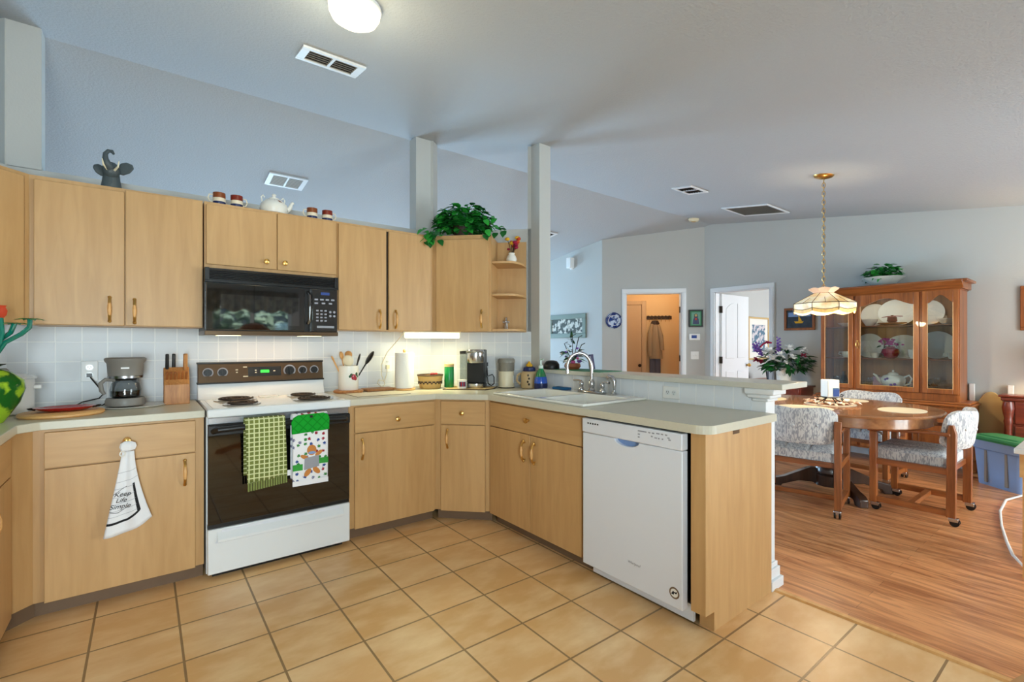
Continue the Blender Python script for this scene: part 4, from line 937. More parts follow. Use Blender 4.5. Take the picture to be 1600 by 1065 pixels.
# ---- on top of the wall cabinets
t = thing('elephant_figurine','dark grey elephant bust figurine with raised trunk on the wall cabinets','figurine',(-2.69,-.24,UT))
MB().lathe([(.044,0),(.046,.01),(.040,.05),(.036,.085),(.03,.11),(0,.12)],n=18,sy=.8).build('chest','elephant',t,smooth=True)
MB().sphere((.0,-.015,.105),.040,(1,.9,1.15)).build('head','elephant',t,smooth=True)
MB().tube([(-.004,-.045,.11),(-.014,-.060,.125),(-.022,-.062,.15),(-.022,-.058,.178),(-.010,-.056,.196),(.006,-.058,.196),(.012,-.062,.182)],[.020,.018,.014,.011,.010,.009,.006],10).build('trunk','elephant',t,smooth=True)
for s in (-1,1):
    ear = [(0,.0),(s*.018,.036),(s*.045,.046),(s*.072,.036),(s*.078,.014),(s*.060,-.012),(s*.03,-.028),(s*.008,-.024)]
    MB().prism([(p[0]*(1 if s>0 else .72),p[1]*(1 if s>0 else .85)) for p in ear],-.006,.006,'xz').build('ear','elephant',t,loc=(s*.022,.0,.118 if s>0 else .092),rot=(0,0,s*-.25),bevel=.005)
    MB().tube([(s*.015,-.045,.10),(s*.03,-.07,.115),(s*.035,-.075,.145)],[.006,.005,.002],8).build('tusk','cream_plastic',t,smooth=True)
def mug(label, x, hs, cols):
    t = thing('mug',label,'mug',(x,-.265,UT),0,'striped mugs on the wall cabinets')
    b = MB().lathe([(.033,0),(.034,.002),(.034,.02)],n=24,m=0).lathe([(.034,.02),(.034,.042)],n=24,m=1).lathe([(.034,.042),(.034,.074),(.031,.075),(.030,.01),(0,.008)],n=24,m=2)
    b.build('cup',cols,t,smooth=True)
    MB().tube([(hs*.033,0,.062),(hs*.052,0,.06),(hs*.058,0,.04),(hs*.05,0,.02),(hs*.033,0,.016)],.0035,8).build('handle','cup_cream',t,smooth=True)
mug('striped mug with left-pointing handle next to the elephant end of the row',-2.185,-1,['cup_blue','cup_cream','cup_brown'])
mug('striped mug with right-pointing handle just left of the cream teapot',-2.092,1,['cup_blue','cup_cream','cup_rust'])
mug('striped mug with left-pointing handle just right of the cream teapot',-1.645,-1,['cup_blue','cup_cream','cup_brown'])
mug('striped mug with right-pointing handle at the plant end of the row',-1.545,1,['cup_blue','cup_cream','cup_rust'])
t = thing('teapot','squat cream teapot with a brown leaf print on the wall cabinets','teapot',(-1.875,-.235,UT))
MB().lathe([(.06,0),(.075,.006),(.085,.035),(.078,.065),(.05,.092),(.03,.10)],n=32).build('body','pot_white',t,smooth=True)
MB().lathe([(.032,.098),(.03,.106),(.012,.112),(.01,.12),(.014,.128),(.008,.135),(0,.136)],n=20).build('lid','pot_white',t,smooth=True)
MB().tube([(.07,0,.035),(.095,0,.055),(.108,0,.09),(.118,0,.098)],[.018,.014,.010,.009],10).build('spout','pot_white',t,smooth=True)
for s in (-1,1): MB().tube([(s*.065-.005,0,.075),(s*.07-.005,0,.105),(s*.06-.005,0,.118),(s*.05-.005,0,.105)],.005,8).build('lug','pot_white',t,smooth=True)
lp = MB()
for (a,z,g) in ((-1.75,.082,.5),(-1.45,.08,-.3),(-1.25,.07,.8),(-2.0,.078,0)):
    r_ = .062; lp.leaf((r_*math.cos(a),r_*math.sin(a),z),(math.cos(a+PI/2+g),math.sin(a+PI/2+g),-.3),(math.cos(a),math.sin(a),.8),.03,.014,droop=.1)
lp.build('leaf_print','cup_brown',t)
# trailing plant
def vines(mb, c, n, rx, ry, z0, z1, L, W, seed, bias=None):
    r = random.Random(seed)
    for k in range(n):
        a = r.uniform(0,2*PI); q = math.sqrt(r.random()); h = r.random()
        p = (c[0]+rx*q*math.cos(a), c[1]+ry*q*math.sin(a), z0+(z1-z0)*h*(1-.45*q*q))
        d = (math.cos(a)+r.uniform(-.6,.6), math.sin(a)+r.uniform(-.6,.6), r.uniform(-.5,.5))
        mb.leaf(p,d,(r.uniform(-.4,.4),r.uniform(-.4,.4)-.3,1),L*r.uniform(.7,1.2),W*r.uniform(.7,1.2),m=k%2,droop=r.uniform(.1,.5))
t = thing('potted_pothos','leafy green trailing plant on the corner wall cabinet','plant',(-.53,-.40,UT),-PI/4)
MB().lathe([(.07,0),(.085,.08),(.09,.09),(.08,.09),(0,.08)],n=24).build('pot','dark_pot',t,smooth=True)
f = MB(); vines(f,(0,0,.0),430,.20,.12,.055,.275,.072,.062,3)
for k in range(46): f.leaf((R.uniform(-.16,.16),R.uniform(-.11,-.085),R.uniform(.035,.15)),(R.uniform(-1,1),-.7,R.uniform(-.4,.5)),(0,-.5,1),.065,.056,m=k%2)
for (vx,vz,n_) in ((-.24,-.02,14),(.24,.03,8),(-.17,.0,8)):
    for k in range(n_): f.leaf((vx+R.uniform(-.05,.05),-.145+R.uniform(-.04,.01),vz+R.uniform(-.05,.08)),(R.uniform(-1,1),-.5,R.uniform(-.9,0)),(0,-.6,1),.06,.05,m=k%2)
for k in range(7): f.leaf((.24+k*.018,-.12+R.uniform(-.03,.03),.06-k*.008),(R.uniform(-.2,1),-.4,R.uniform(-.5,.3)),(0,-.6,1),.06,.05,m=k%2)
f.build('foliage',['leaf','leaf_bright'],t,smooth=True)
pass
sm = MB()
for k in range(14):
    a = R.uniform(0,2*PI); sm.tube([(0,0,.08),(.08*math.cos(a),.06*math.sin(a),.16),(.18*math.cos(a),.11*math.sin(a),.14+R.uniform(-.08,.06))],.0025,5)
sm.tube([(0,0,.09),(.15,-.08,.12),(.26,-.10,.07),(.35,-.10,.03)],.003,5)
sm.build('stem','stem',t,smooth=True)
t = thing('bud_vase','small crackled white vase of dried red flowers on the top open shelf','vase',(-.195,-.595,1.9105)); t.scale = (1.3,1.3,1.3)
MB().lathe([(.018,0),(.028,.012),(.033,.03),(.026,.05),(.018,.06),(.022,.068)],n=20).build('vase','pot_white',t,smooth=True)
fl = MB(); sp_ = MB()
for k in range(13):
    a = R.uniform(0,2*PI); h = R.uniform(.09,.17); q_ = R.uniform(.01,.055)
    p = (q_*math.cos(a),q_*math.sin(a),h); sp_.tube([(0,0,.05),(p[0]*.4,p[1]*.4,h*.7),p],.0018,5)
    fl.sphere(p,R.uniform(.010,.018),(1,1,.7),8,6,m=k%3)
fl.build('flower',['petal_crimson','petal_orange','petal_yellow'],t,smooth=True); sp_.build('stem','dark_metal',t,smooth=True)
t = thing('cross_ornament','small pewter cross ornament on the bottom open shelf','ornament',(-.212,-.545,1.3845),-PI/4-.2); t.scale = (1.2,1.2,1.12)
MB().prism([(-.014,0),(.014,0),(.012,.012),(.008,.045),(.022,.047),(.024,.06),(.008,.062),(.006,.085),(0,.092),(-.006,.085),(-.008,.062),(-.024,.06),(-.022,.047),(-.008,.045),(-.012,.012)],-.007,.007,'xz').build('cross','steel',t,bevel=.002)
MB().sphere((0,-.008,.054),.008).build('boss','chrome',t,smooth=True)

# ---- towels
plain('ginger',(196,128,64),.9)
t = thing('hand_towel','white hand towel with a black border hanging from the left drawer knob','towel',(-2.612,-.646,.79))
def tw(u, v):  # u across, v down
    top = .035; wl = -.02-.070*v**1.1; wr = .026+.07*v**1.6
    pin = 1 if v > .12 else .55+.45*abs(v-.0)/.12
    x = wl+(wr-wl)*u; z = -.045 - v*(.405-.065*max(0,u)**2.4)
    fold = .012*math.sin(u*PI*3.2+.6)*(.35+v*.6)
    return (x, -.022-fold*.8-.012*v*(1-v), z)
s_ = MB().grid(tw, 22, 20); sheet = s_.build('cloth','white_cloth',t,smooth=True,solid=.003,fixn=False)
MB().lathe([(.012,-.045),(.026,-.04),(.032,-.022),(.028,-.006),(.014,.002),(.01,-.002)],(0,-.020,0),16,sy=.55,wave=lambda a,k:.12*math.cos(5*a)).build('gathered_top','white_cloth',t,smooth=True)
MB().tube([(-.018+.010*math.cos(k*PI/6),-.045,-.052+.012*math.sin(k*PI/6)) for k in range(12)],.003,6,closed=True).build('button_loop','pot_white',t,smooth=True)
def on(u,v,o=.003): p = tw(u,v); return (p[0],p[1]-o,p[2])
def strip(mb, pts, hw_, n=24, m=0):
    tot = []
    for i in range(len(pts)-1):
        for k in range(n): tot.append(tuple(pts[i][j]+(pts[i+1][j]-pts[i][j])*k/n for j in (0,1)))
    tot.append(pts[-1]); vs_ = []; 
    for (u,v) in tot: vs_.append((u,v))
    L_ = [];
    for i,(u,v) in enumerate(vs_):
        a = vs_[max(0,i-1)]; b = vs_[min(len(vs_)-1,i+1)]; du,dv = b[0]-a[0],b[1]-a[1]; du*=.13; dv*=.40; l = math.hypot(du,dv) or 1
        nu,nv = -dv/l*hw_/.13, du/l*hw_/.40
        L_ += [on(u+nu,v+nv),on(u-nu,v-nv)]
    mb.add(L_,[(2*i,2*i+1,2*i+3,2*i+2) for i in range(len(vs_)-1)],m)
bd = MB(); strip(bd,[(.0,.845),(.5,.845),(.80,.80),(.78,.42)],.0055); bd.build('border_stripe','black_print',t,fixn=False)
gl = MB()
for v in (.25,.36,.44,.54,.62,.70,.765): strip(gl,[(0,v),(.78 if v>.42 else 1,v)],.0008)
gl.build('thin_stripe','grey_print',t,fixn=False)
for sc_ in ([(.0,.50),(.25,.455),(.50,.43)],[(.0,.70),(.25,.725),(.5,.69)]): gl = MB(); strip(gl,sc_,.0012); gl.build('scroll','black_print',t,fixn=False)
for (w_,v,sz,u) in (('Keep',.51,.030,.33),('Life',.58,.029,.30),('Simple',.65,.030,.28)):
    o = text('lettering',w_,sz,'black_print',t,on(u,v,.012),(PI/2,0,-.0),.35)
def sheet_over(t, x0, x1, ztop, zf, zb, y0, mat, name, sk=0, lift=0):
    def fn(u, v):
        s = v*3
        x = x0+(x1-x0)*u
        if s < 1: z = zb+(ztop-.012-zb)*s; y = y0+.050
        elif s < 2: g = PI*(s-1); z = ztop-.012+.018*math.sin(g); y = y0+.025+.025*math.cos(g)
        else: q_ = s-2; z = ztop-.012-(ztop-.012-zf-lift*u)*q_; y = y0-.006*math.sin(q_*3)+.004*math.sin(u*9)*q_; x += sk*q_
        return (x,y,z)
    MB().grid(fn,14,42).build(name,mat,t,smooth=True,solid=.004,fixn=False)
t = thing('check_towel','green and cream checked dish towel hanging on the oven door handle','towel',(-1.9025,0,0))
sheet_over(t,-.215,-.016,.858,.512,.55,-.748,'check_towel','cloth',.012,.018)
fr = MB()
for k in range(16): fr.box(-.202+k*.0125,-.193+k*.0125,-.751,-.747,.470+k*.0012,.516+k*.0012)
fr.build('fringe','green_check',t)
MB().box(-.004,.012,-.750,-.748,.525,.556).build('care_tag','white_cloth',t)
t = thing('print_towel','white holiday print towel with a green quilted top on the oven handle','towel',(-1.9025,0,0))
sheet_over(t,.022,.216,.860,.458,.49,-.752,'print_cloth','cloth',-.0,.012)
MB().box(.021,.217,-.7605,-.7585,.458,.486).build('hem_band','white_cloth',t)
q_ = [(.016,.755),(.222,.765),(.224,.83),(.214,.855),(.19,.866),(.05,.862),(.024,.848),(.014,.825)]
MB().prism(q_,-.766,-.757,'xz').build('quilted_top','quilt_green',t,bevel=.004)
MB().cyl((.12,-.766,.850),(.12,-.772,.850),.008,n=14).build('button','black_plastic',t)
for (x0_,x1_,za_,zb_) in ((.022,.075,.545,.580),(.165,.217,.570,.603)): MB().box(x0_,x1_,-.7605,-.7585,za_,zb_).build('green_band','leaf_bright',t)
gb = MB().prism([(.083,.545),(.165,.558),(.163,.622),(.085,.612)],-.7640,-.7588,'xz',1)
def blob(cx_,cz_,a_,b_,tilt,m_=0): gb.prism([(cx_+a_*math.cos(g)*math.cos(tilt)-b_*math.sin(g)*math.sin(tilt), cz_+a_*math.cos(g)*math.sin(tilt)+b_*math.sin(g)*math.cos(tilt)) for g in [2*PI*k/18 for k in range(18)]],-.7628+(-.001 if m_ else 0),-.7586,'xz',m_)
blob(.124,.655,.026,.030,0); blob(.085,.618,.024,.011,-.5); blob(.163,.633,.024,.011,.6); blob(.102,.528,.026,.014,.9); blob(.150,.535,.026,.014,-.8)
blob(.124,.640,.020,.008,0,2)
gb.build('gingerbread_print',['ginger','grey_print','tote_blue'],t)
# ---- on the bar top
BT = 1.066
t = thing('bar_mat','green and aqua mat lying on the bar top behind the faucet','mat',(.12,-1.12,BT))
MB().prism([(-.12,-.25),(.11,-.25),(.11,.22),(-.12,.22)],0,.004).build('mat','tote_green',t)
t = thing('dark_bowl','round black bowl turned over on the bar top beside the right post','bowl',(.04,-.815,BT))
MB().lathe([(.062,0),(.065,.01),(.062,.04),(.045,.062),(.02,.07),(0,.071)],n=24).build('bowl','black_plastic',t,smooth=True)
t = thing('flower_basket','small arrangement of white, purple and green flowers on the bar top','flower arrangement',(.12,-.97,BT+.0045))
MB().lathe([(.05,0),(.065,.02),(.06,.045),(0,.045)],n=18).build('basket','terracotta',t,smooth=True)
fl = MB(); vines(fl,(0,0,0),26,.07,.07,.04,.17,.06,.03,11)
for k in range(8):
    fl.leaf((R.uniform(-.02,.02),R.uniform(-.02,.02),.17+k*.012),(R.uniform(-1,1),R.uniform(-1,1),.6),(0,0,1),.05,.02)
fl.build('foliage',['leaf_dark','leaf'],t,smooth=True)
fl = MB()
for k in range(22):
    a = R.uniform(0,2*PI); q_ = R.uniform(.02,.085); fl.sphere((q_*math.cos(a),q_*math.sin(a),R.uniform(.05,.17)),R.uniform(.010,.020),(1,1,.7),8,6,k%4)
fl.build('flower',['petal_white','petal_purple','petal_pink','petal_white'],t,smooth=True)
sm = MB()
for (dx,dy,h) in ((-.01,-.01,.26),(.02,-.05,.25),(.0,-.10,.19),(-.03,.06,.20)): sm.tube([(0,0,.05),(dx*.5,dy*.5,h*.6),(dx,dy,h),(dx+.01,dy-.025,h+.012)],.0035,5)
sm.build('twig','dark_metal',t,smooth=True)
t = thing('picture_stand','small upright photo frame with a dark back on the bar top','photo frame',(.165,-1.135,BT+.0045),.5)
MB().obox((0,0,.06),(.10,.012,.115),(-.15,0,0)).build('frame','navy',t,bevel=.002)
MB().obox((-.0,.035,.05),(.04,.07,.09),(0,0,0)).build('stand','black_plastic',t) if 0 else MB().obox((-.062,-.0,.055),(.05,.012,.10),(-.12,0,.5)).build('side_panel','grey_print',t)

# ================================================================== DINING AREA
# pedestal table
TX, TY = 2.17, -2.05
def oval(a, b, n=48, e=2.25):
    o_ = []
    for k in range(n):
        g = 2*PI*k/n; c_, s_ = math.cos(g), math.sin(g)
        o_.append((a*math.copysign(abs(c_)**(2/e),c_), b*math.copysign(abs(s_)**(2/e),s_)))
    return o_
t = thing('dining_table','oval wooden pedestal dining table under the stained glass pendant','table',(TX,TY,0))
def loft_oval(levels, e=2.25):
    m = MB(); m.loft([[(x,y,z) for (x,y) in oval(a,b,56,e)] for (a,b,z) in levels]); return m
loft_oval([(.64,.70,.722),(.68,.745,.726),(.685,.75,.737),(.675,.74,.746)]).build('table_top','table_wood',t,smooth=True)
loft_oval([(.625,.69,.645),(.63,.695,.65),(.63,.695,.722)]).build('apron','table_wood',t,smooth=True)
MB().lathe([(.10,.14),(.12,.16),(.12,.20),(.085,.25),(.10,.28),(.075,.33),(.09,.40),(.13,.52),(.11,.60),(.14,.63),(.14,.648),(0,.648)],n=20).build('column','dark_wood',t,smooth=True)
MB().lathe([(.05,.035),(.12,.05),(.125,.14),(.1,.16),(0,.16)],n=12).build('hub','dark_wood',t,smooth=True)
for a in (-133,-50,40,128):
    g = math.radians(a); poly = [(.08,.05),(.08,.20),(.16,.195),(.26,.15),(.36,.105),(.44,.085),(.47,.06),(.47,.0),(.40,0),(.38,.035),(.25,.075),(.15,.07)]
    m = MB().prism(poly,-.032,.032,'xz'); m.build('leg','dark_wood',t,rot=(0,0,g),bevel=.006)
# chairs
def make_chair():
    t = thing('dining_chair','x','chair',(0,0,0),0,'caster dining chairs')
    for s in (-1,1):
        X = s*.268; w = .022
        MB().box(X-w,X+w,.205,.250,.055,.60).build('front_post','oak',t,bevel=.004)
        MB().prism([(-.245,.055),(-.195,.055),(-.20,.64),(-.212,.70),(-.235,.70),(-.25,.64)],X-w,X+w,'yz').build('rear_post','oak',t,bevel=.004)
        MB().prism([(-.22,.618),(-.1,.622),(.15,.607),(.262,.598),(.262,.618),(.15,.630),(-.1,.645),(-.22,.642)],X-w-.006,X+w+.006,'yz').build('armrest','oak_y',t,bevel=.006)
        MB().box(X-w*.8,X+w*.8,-.20,.21,.350,.395).build('seat_rail','oak_y',t,bevel=.003)
        MB().box(X-w*.8,X+w*.8,-.20,.21,.062,.105).build('runner','oak_y',t,bevel=.003)
        for y in (.228,-.222):
            c = MB().cyl((X,y,.035),(X,y,.058),.014,n=10).obox((X,y-.012,.044),(.046,.052,.026),(0,0,0))
            cs = c.build('caster','chrome',t,bevel=.003)
            MB().cyl((X-.021,y-.018,.0275),(X-.010,y-.018,.0275),.027,n=18).cyl((X+.010,y-.018,.0275),(X+.021,y-.018,.0275),.027,n=18).build('wheel','black_plastic',cs,smooth=True)
    MB().box(-.25,.25,-.012,.028,.065,.10).build('stretcher','oak_x',t,bevel=.003)
    for (ya,yb) in ((.19,.225),(-.215,-.185)): MB().box(-.25,.25,ya,yb,.352,.392).build('cross_rail','oak_x',t,bevel=.003)
    # seat cushion, gently domed with tufted rows
    def seat(u, v):
        x = -.245+.49*u; y = -.20+.465*v; e = min(u,1-u,v,1-v)
        z = .455+.035*min(1,e*7)**.5 - .010*(abs(math.sin(u*PI*3))<.10)
        return (x,y,z)
    m = MB().grid(seat,30,16)
    m.loft([[(x,y,z) for (x,y) in ((-.245,-.20),(.245,-.20),(.245,.265),(-.245,.265))] for z in (.393,.456)])
    m.build('seat','chair_fabric',t,smooth=True,bevel=0)
    # curved wrap-around back
    def backf(off):
        def fn(u, v):
            x = -.262+.524*u; q = (2*u-1); y = -.275+.10*q*q + off*(1-.6*(abs(q)**6))*(1-.5*abs(2*v-1)**6)
            top = .80-.055*abs(q)**7 - .018*(1-abs(q))**2; bot = .520+.045*abs(q)**7
            return (x, y - .03*(v-.4), bot+(top-bot)*v)
        return fn
    fo, fi = backf(-.032), backf(.032); nu, nv = 24, 10
    m = MB()
    A = [fo(i/nu,j/nv) for j in range(nv+1) for i in range(nu+1)]; B = [fi(i/nu,j/nv) for j in range(nv+1) for i in range(nu+1)]
    N = (nu+1)*(nv+1); fs = []
    for j in range(nv):
        for i in range(nu):
            a = j*(nu+1)+i; fs.append((a,a+1,a+nu+2,a+nu+1)); fs.append((N+a+nu+1,N+a+nu+2,N+a+1,N+a))
    rimi = [i for i in range(nu+1)]+[j*(nu+1)+nu for j in range(1,nv+1)]+[nv*(nu+1)+i for i in range(nu-1,-1,-1)]+[j*(nu+1) for j in range(nv-1,0,-1)]
    for k in range(len(rimi)):
        a, b = rimi[k], rimi[(k+1)%len(rimi)]; fs.append((b,a,N+a,N+b))
    m.add(A+B,fs)
    bk = m.build('backrest','chair_fabric',t,smooth=True)
    bt = MB()
    for u in (.22,.5,.78): p = fo(u,.52); bt.sphere((p[0],p[1]-.001,p[2]),.011,(1,.5,1),10,6); p = fi(u,.52); bt.sphere((p[0],p[1]+.001,p[2]),.011,(1,.5,1),10,6)
    bt.build('tuft_button','chair_fabric',bk,smooth=True)
    return t
ch = make_chair()
ch['label'] = 'upholstered caster chair at the near right end of the table, by the storage tote'; ch.location = (2.188,-2.66,0)
copy_tree(ch,(1.625,-2.04,0),-PI/2+.19,'upholstered caster chair with its back to the kitchen peninsula')
copy_tree(ch,(2.95,-2.05,0),PI/2-.05,'upholstered caster chair on the far side of the table, before the china cabinet')
# placemats and centrepiece
def mat_(label, x, y, rz, a=.20, b=.15):
    o = MB(); o.loft([[(p[0],p[1],z) for p in oval(a*k,b*k,44,2)] for (z,k) in ((0,1),(.003,1.0),(.004,.985))])
    o = o.build('placemat','placemat',None,(x,y,.7465),(0,0,rz),smooth=True); tag(o,label,'placemat','oval placemats on the dining table'); return o
mat_('oval cream placemat at the near right end of the dining table',2.16,-2.55,0)
mat_('oval cream placemat on the kitchen side of the dining table',1.74,-2.02,PI/2)
mat_('oval cream placemat on the china cabinet side of the table',2.62,-2.0,PI/2)
mat_('oval cream placemat at the far left end of the dining table',2.16,-1.53,0)
o = MB(); o.loft([[(p[0],p[1],z) for p in oval(.21*k,.19*k,64,2)] for (z,k) in ((0,1),(.004,1),(.005,.97))])
o = o.build('lace_doily','lace',None,(2.17,-2.05,.7465),smooth=True); tag(o,'cream lace doily under the candle stand on the dining table','doily')
t = thing('shell_wreath','ring of pale shells and dried petals around the candle stand','centrepiece',(2.17,-2.05,.752))
sh = MB()
for k in range(34):
    a = 2*PI*k/34+R.uniform(-.08,.08); q_ = R.uniform(.135,.175)
    sh.leaf((q_*math.cos(a),q_*math.sin(a),R.uniform(.008,.026)),(math.cos(a+R.uniform(-1,1)),math.sin(a+R.uniform(-1,1)),R.uniform(-.05,.3)),(0,0,1),R.uniform(.04,.06),.04,m=k%3,fold=.4)
sh.build('shell',['petal_white','lace','shade_pink'],t,smooth=True)
MB().tube([(.15*math.cos(k*PI/12),.15*math.sin(k*PI/12),.008) for k in range(24)],.007,6,closed=True).build('vine_ring','oak',t,smooth=True)
t = thing('candle_stand','dark scrolled iron candle stand on the dining table','candle stand',(2.17,-2.05,.752),-.65)
cs = MB().cyl((0,0,.050),(0,0,.056),.062,n=24)
for s in (-1,1):
    cs.tube([(s*.03,0,.05),(s*.06,0,.03),(s*.09,0,.012),(s*.10,0,.012),(s*.115,0,.034),(s*.105,0,.044),(s*.10,0,.03)],.0045,6)
    cs.tube([(s*.05,0,.053),(s*.085,0,.062),(s*.11,0,.058),(s*.115,0,.072),(s*.10,0,.08),(s*.092,0,.07)],.004,6)
    cs.tube([(0,s*.03,.05),(0,s*.06,.03),(0,s*.075,.008),(0,s*.085,.0)],.0045,6)
cs.build('stand','dark_metal',t,smooth=True)
t = thing('pillar_candle','square white candle with a blue picture on the iron stand','candle',(2.17,-2.05,.8085),-.65)
MB().prism([(-.05,-.05),(.05,-.05),(.05,.05),(-.05,.05)],0,.15).build('wax','candle_wax',t,bevel=.006)
MB().box(-.005,.045,-.0525,-.0495,.008,.07).build('picture','blue_print',t)
MB().box(-.008,.048,-.0515,-.0495,.005,.08).build('picture_edge','floral_art',t)
MB().cyl((0,0,.149),(0,0,.162),.0015,n=6).build('wick','black_plastic',t)
# pendant
PX, PY = 2.09, -2.03
t = thing('pendant_lamp','stained glass pendant lamp on a brass chain over the dining table','pendant lamp',(PX,PY,0))
zc_ = zA(PY)
MB().lathe([(.078,0),(.07,-.014),(.04,-.026),(.012,-.032),(0,-.033)],(0,0,zc_),24,rot=(SL,0,0)).build('canopy','brass',t,smooth=True)
cl = MB(); n_ = 26; z0_, z1_ = zc_-.03, 1.735
for k in range(n_):
    z = z0_+(z1_-z0_)*(k+.5)/n_; L_ = (z0_-z1_)/n_*.66; a = PI/2*(k%2)+.4
    cl.tube([(.012*math.cos(g)*math.cos(a),.012*math.cos(g)*math.sin(a),z+L_*math.sin(g)) for g in [2*PI*j/10 for j in range(10)]],.0028,5,closed=True)
cl.build('chain','brass',t,smooth=True)
MB().tube([(0,0,z0_),(.006,0,(z0_+z1_)/2),(0,0,z1_)],.0025,5).build('cord','dark_metal',t)
NS = 8
def poly8(r, z, dz=0, sub=4):
    o_ = []
    for k in range(NS):
        for j in range(sub):
            u = j/sub; a0, a1 = 2*PI*k/NS, 2*PI*(k+1)/NS
            o_.append((r*((1-u)*math.cos(a0)+u*math.cos(a1)), r*((1-u)*math.sin(a0)+u*math.sin(a1)), z-dz*math.sin(PI*u)))
    return o_
def shell(rings, name, mat):
    m = MB(); m.loft(rings,cap=False); return m.build(name,mat,t,solid=.003,fixn=False)
shell([poly8(.075,1.702),poly8(.24,1.612)],'shade_panel','shade_glass')
shell([poly8(.24,1.612),poly8(.242,1.575),poly8(.240,1.568,.014)],'shade_band','shade_glass')
shell([poly8(.240,1.568,.014),poly8(.236,1.543,.020)],'shade_border','shade_lower')
shell([poly8(.075,1.702),poly8(.085,1.716),poly8(.118,1.738,-.010)],'shade_crown','shade_pink')
ld = MB()
for k in range(NS):
    a = 2*PI*k/NS; c_,s_ = math.cos(a),math.sin(a); ld.tube([(.077*c_,.077*s_,1.702),(.242*c_,.242*s_,1.612),(.244*c_,.244*s_,1.575),(.239*c_,.239*s_,1.545)],.003,5)
    b_ = a+PI/NS; r1 = math.cos(PI/NS); ld.tube([(.155*r1*math.cos(b_),.155*r1*math.sin(b_),1.660),(.241*r1*math.cos(b_),.241*r1*math.sin(b_),1.613)],.0022,5)
ld.tube([(p[0]*1.005,p[1]*1.005,p[2]) for p in poly8(.241,1.612)],.003,5,closed=True); ld.tube([(p[0]*1.005,p[1]*1.005,p[2]) for p in poly8(.241,1.569,.014)],.0025,5,closed=True)
ld.tube(poly8(.076,1.702),.003,5,closed=True)
ld.build('leading','bronze_panel',t,smooth=True)
MB().lathe([(.014,1.66),(.03,1.64),(.03,1.61),(.015,1.59),(0,1.588)],n=14).cyl((0,0,1.66),(0,0,1.735),.014).build('bulb','lamp_glass_lit',t,smooth=True)
pl = bpy.data.lights.new('pendant_bulb','POINT'); pl.energy = 26; pl.color = (1,.78,.5); pl.shadow_soft_size = .05
o = bpy.data.objects.new('pendant_bulb',pl); COL.objects.link(o); o.location = (PX,PY,1.538)

# china cabinet (front faces -x); local: x to the right when facing it, y into the wall
HX = 3.65
t = thing('china_cabinet','tall oak china cabinet with three glass doors against the far wall','china cabinet',(HX,-1.455,0),-PI/2)
W_ = 1.185
b = MB().box(-.05,W_+.085,-.03,.335,.145,.665); b.build('base','oak',t,bevel=.004)
MB().box(-.065,W_+.10,-.065,.338,.665,.685).box(-.045,W_+.08,-.045,.338,.685,.705).build('waist_molding','oak_x',t,bevel=.006)
for x in (-.05,W_+.015):
    for y in (-.03,.265): MB().prism([(x,.145),(x+.07,.145),(x+.06,0),(x+.01,0)],y,y+.07,'xz').build('foot','oak',t,bevel=.006)
for k,(a,b_) in enumerate(((-.02,.36),(.395,.80),(.835,W_+.055))):
    d = MB().box(a,b_,-.05,-.03,.55,.645).build('drawer','oak_x',t,bevel=.006)
    MB().sphere(((a+b_)/2,-.062,.597),.014).build('knob','brass',d,smooth=True)
    d = MB().box(a,b_,-.05,-.03,.165,.535).build('door','oak',t,bevel=.006)
    ar = [(a+.05,.20),(b_-.05,.20)]+[(b_-.05-(b_-a-.10)*k_/10,.44+.06*math.sin(PI*k_/10)) for k_ in range(11)]
    MB().prism(ar,-.058,-.049,'xz').build('raised_panel','oak',d,bevel=.008)
# hutch carcass
c = MB().box(0,.022,0,.335,.705,1.80).box(W_-.022,W_,0,.335,.705,1.80).box(.022,W_-.022,.001,.335,.706,.775).box(0,W_,0,.335,1.801,1.825)
c.build('hutch_case','oak',t)
MB().box(.022,W_-.022,.322,.334,.775,1.80).build('back_panel','oak_lit',t)
MB().prism([(-.02,1.80),(-.075,1.87),(-.075,1.888),(.338,1.888),(.338,1.80)],-.03,W_+.03,'yz').prism([(-.0,1.80),(-.035,1.80),(-.02,1.79),(.338,1.79),(.338,1.80)],-.012,W_+.012,'yz').prism([(-.07,1.862),(-.075,1.888),(.338,1.888),(.338,1.862)],-.065,W_+.065,'yz').build('crown_molding','oak_x',t,bevel=.006)
for (a,b_) in ((.317,.345),(.882,.908)): MB().box(a,b_,-.004,.02,.775,1.80).build('mullion','oak',t,bevel=.004)
for z in (1.112,1.462): MB().box(.022,W_-.022,.05,.322,z-.010,z).build('shelf','oak_x',t)
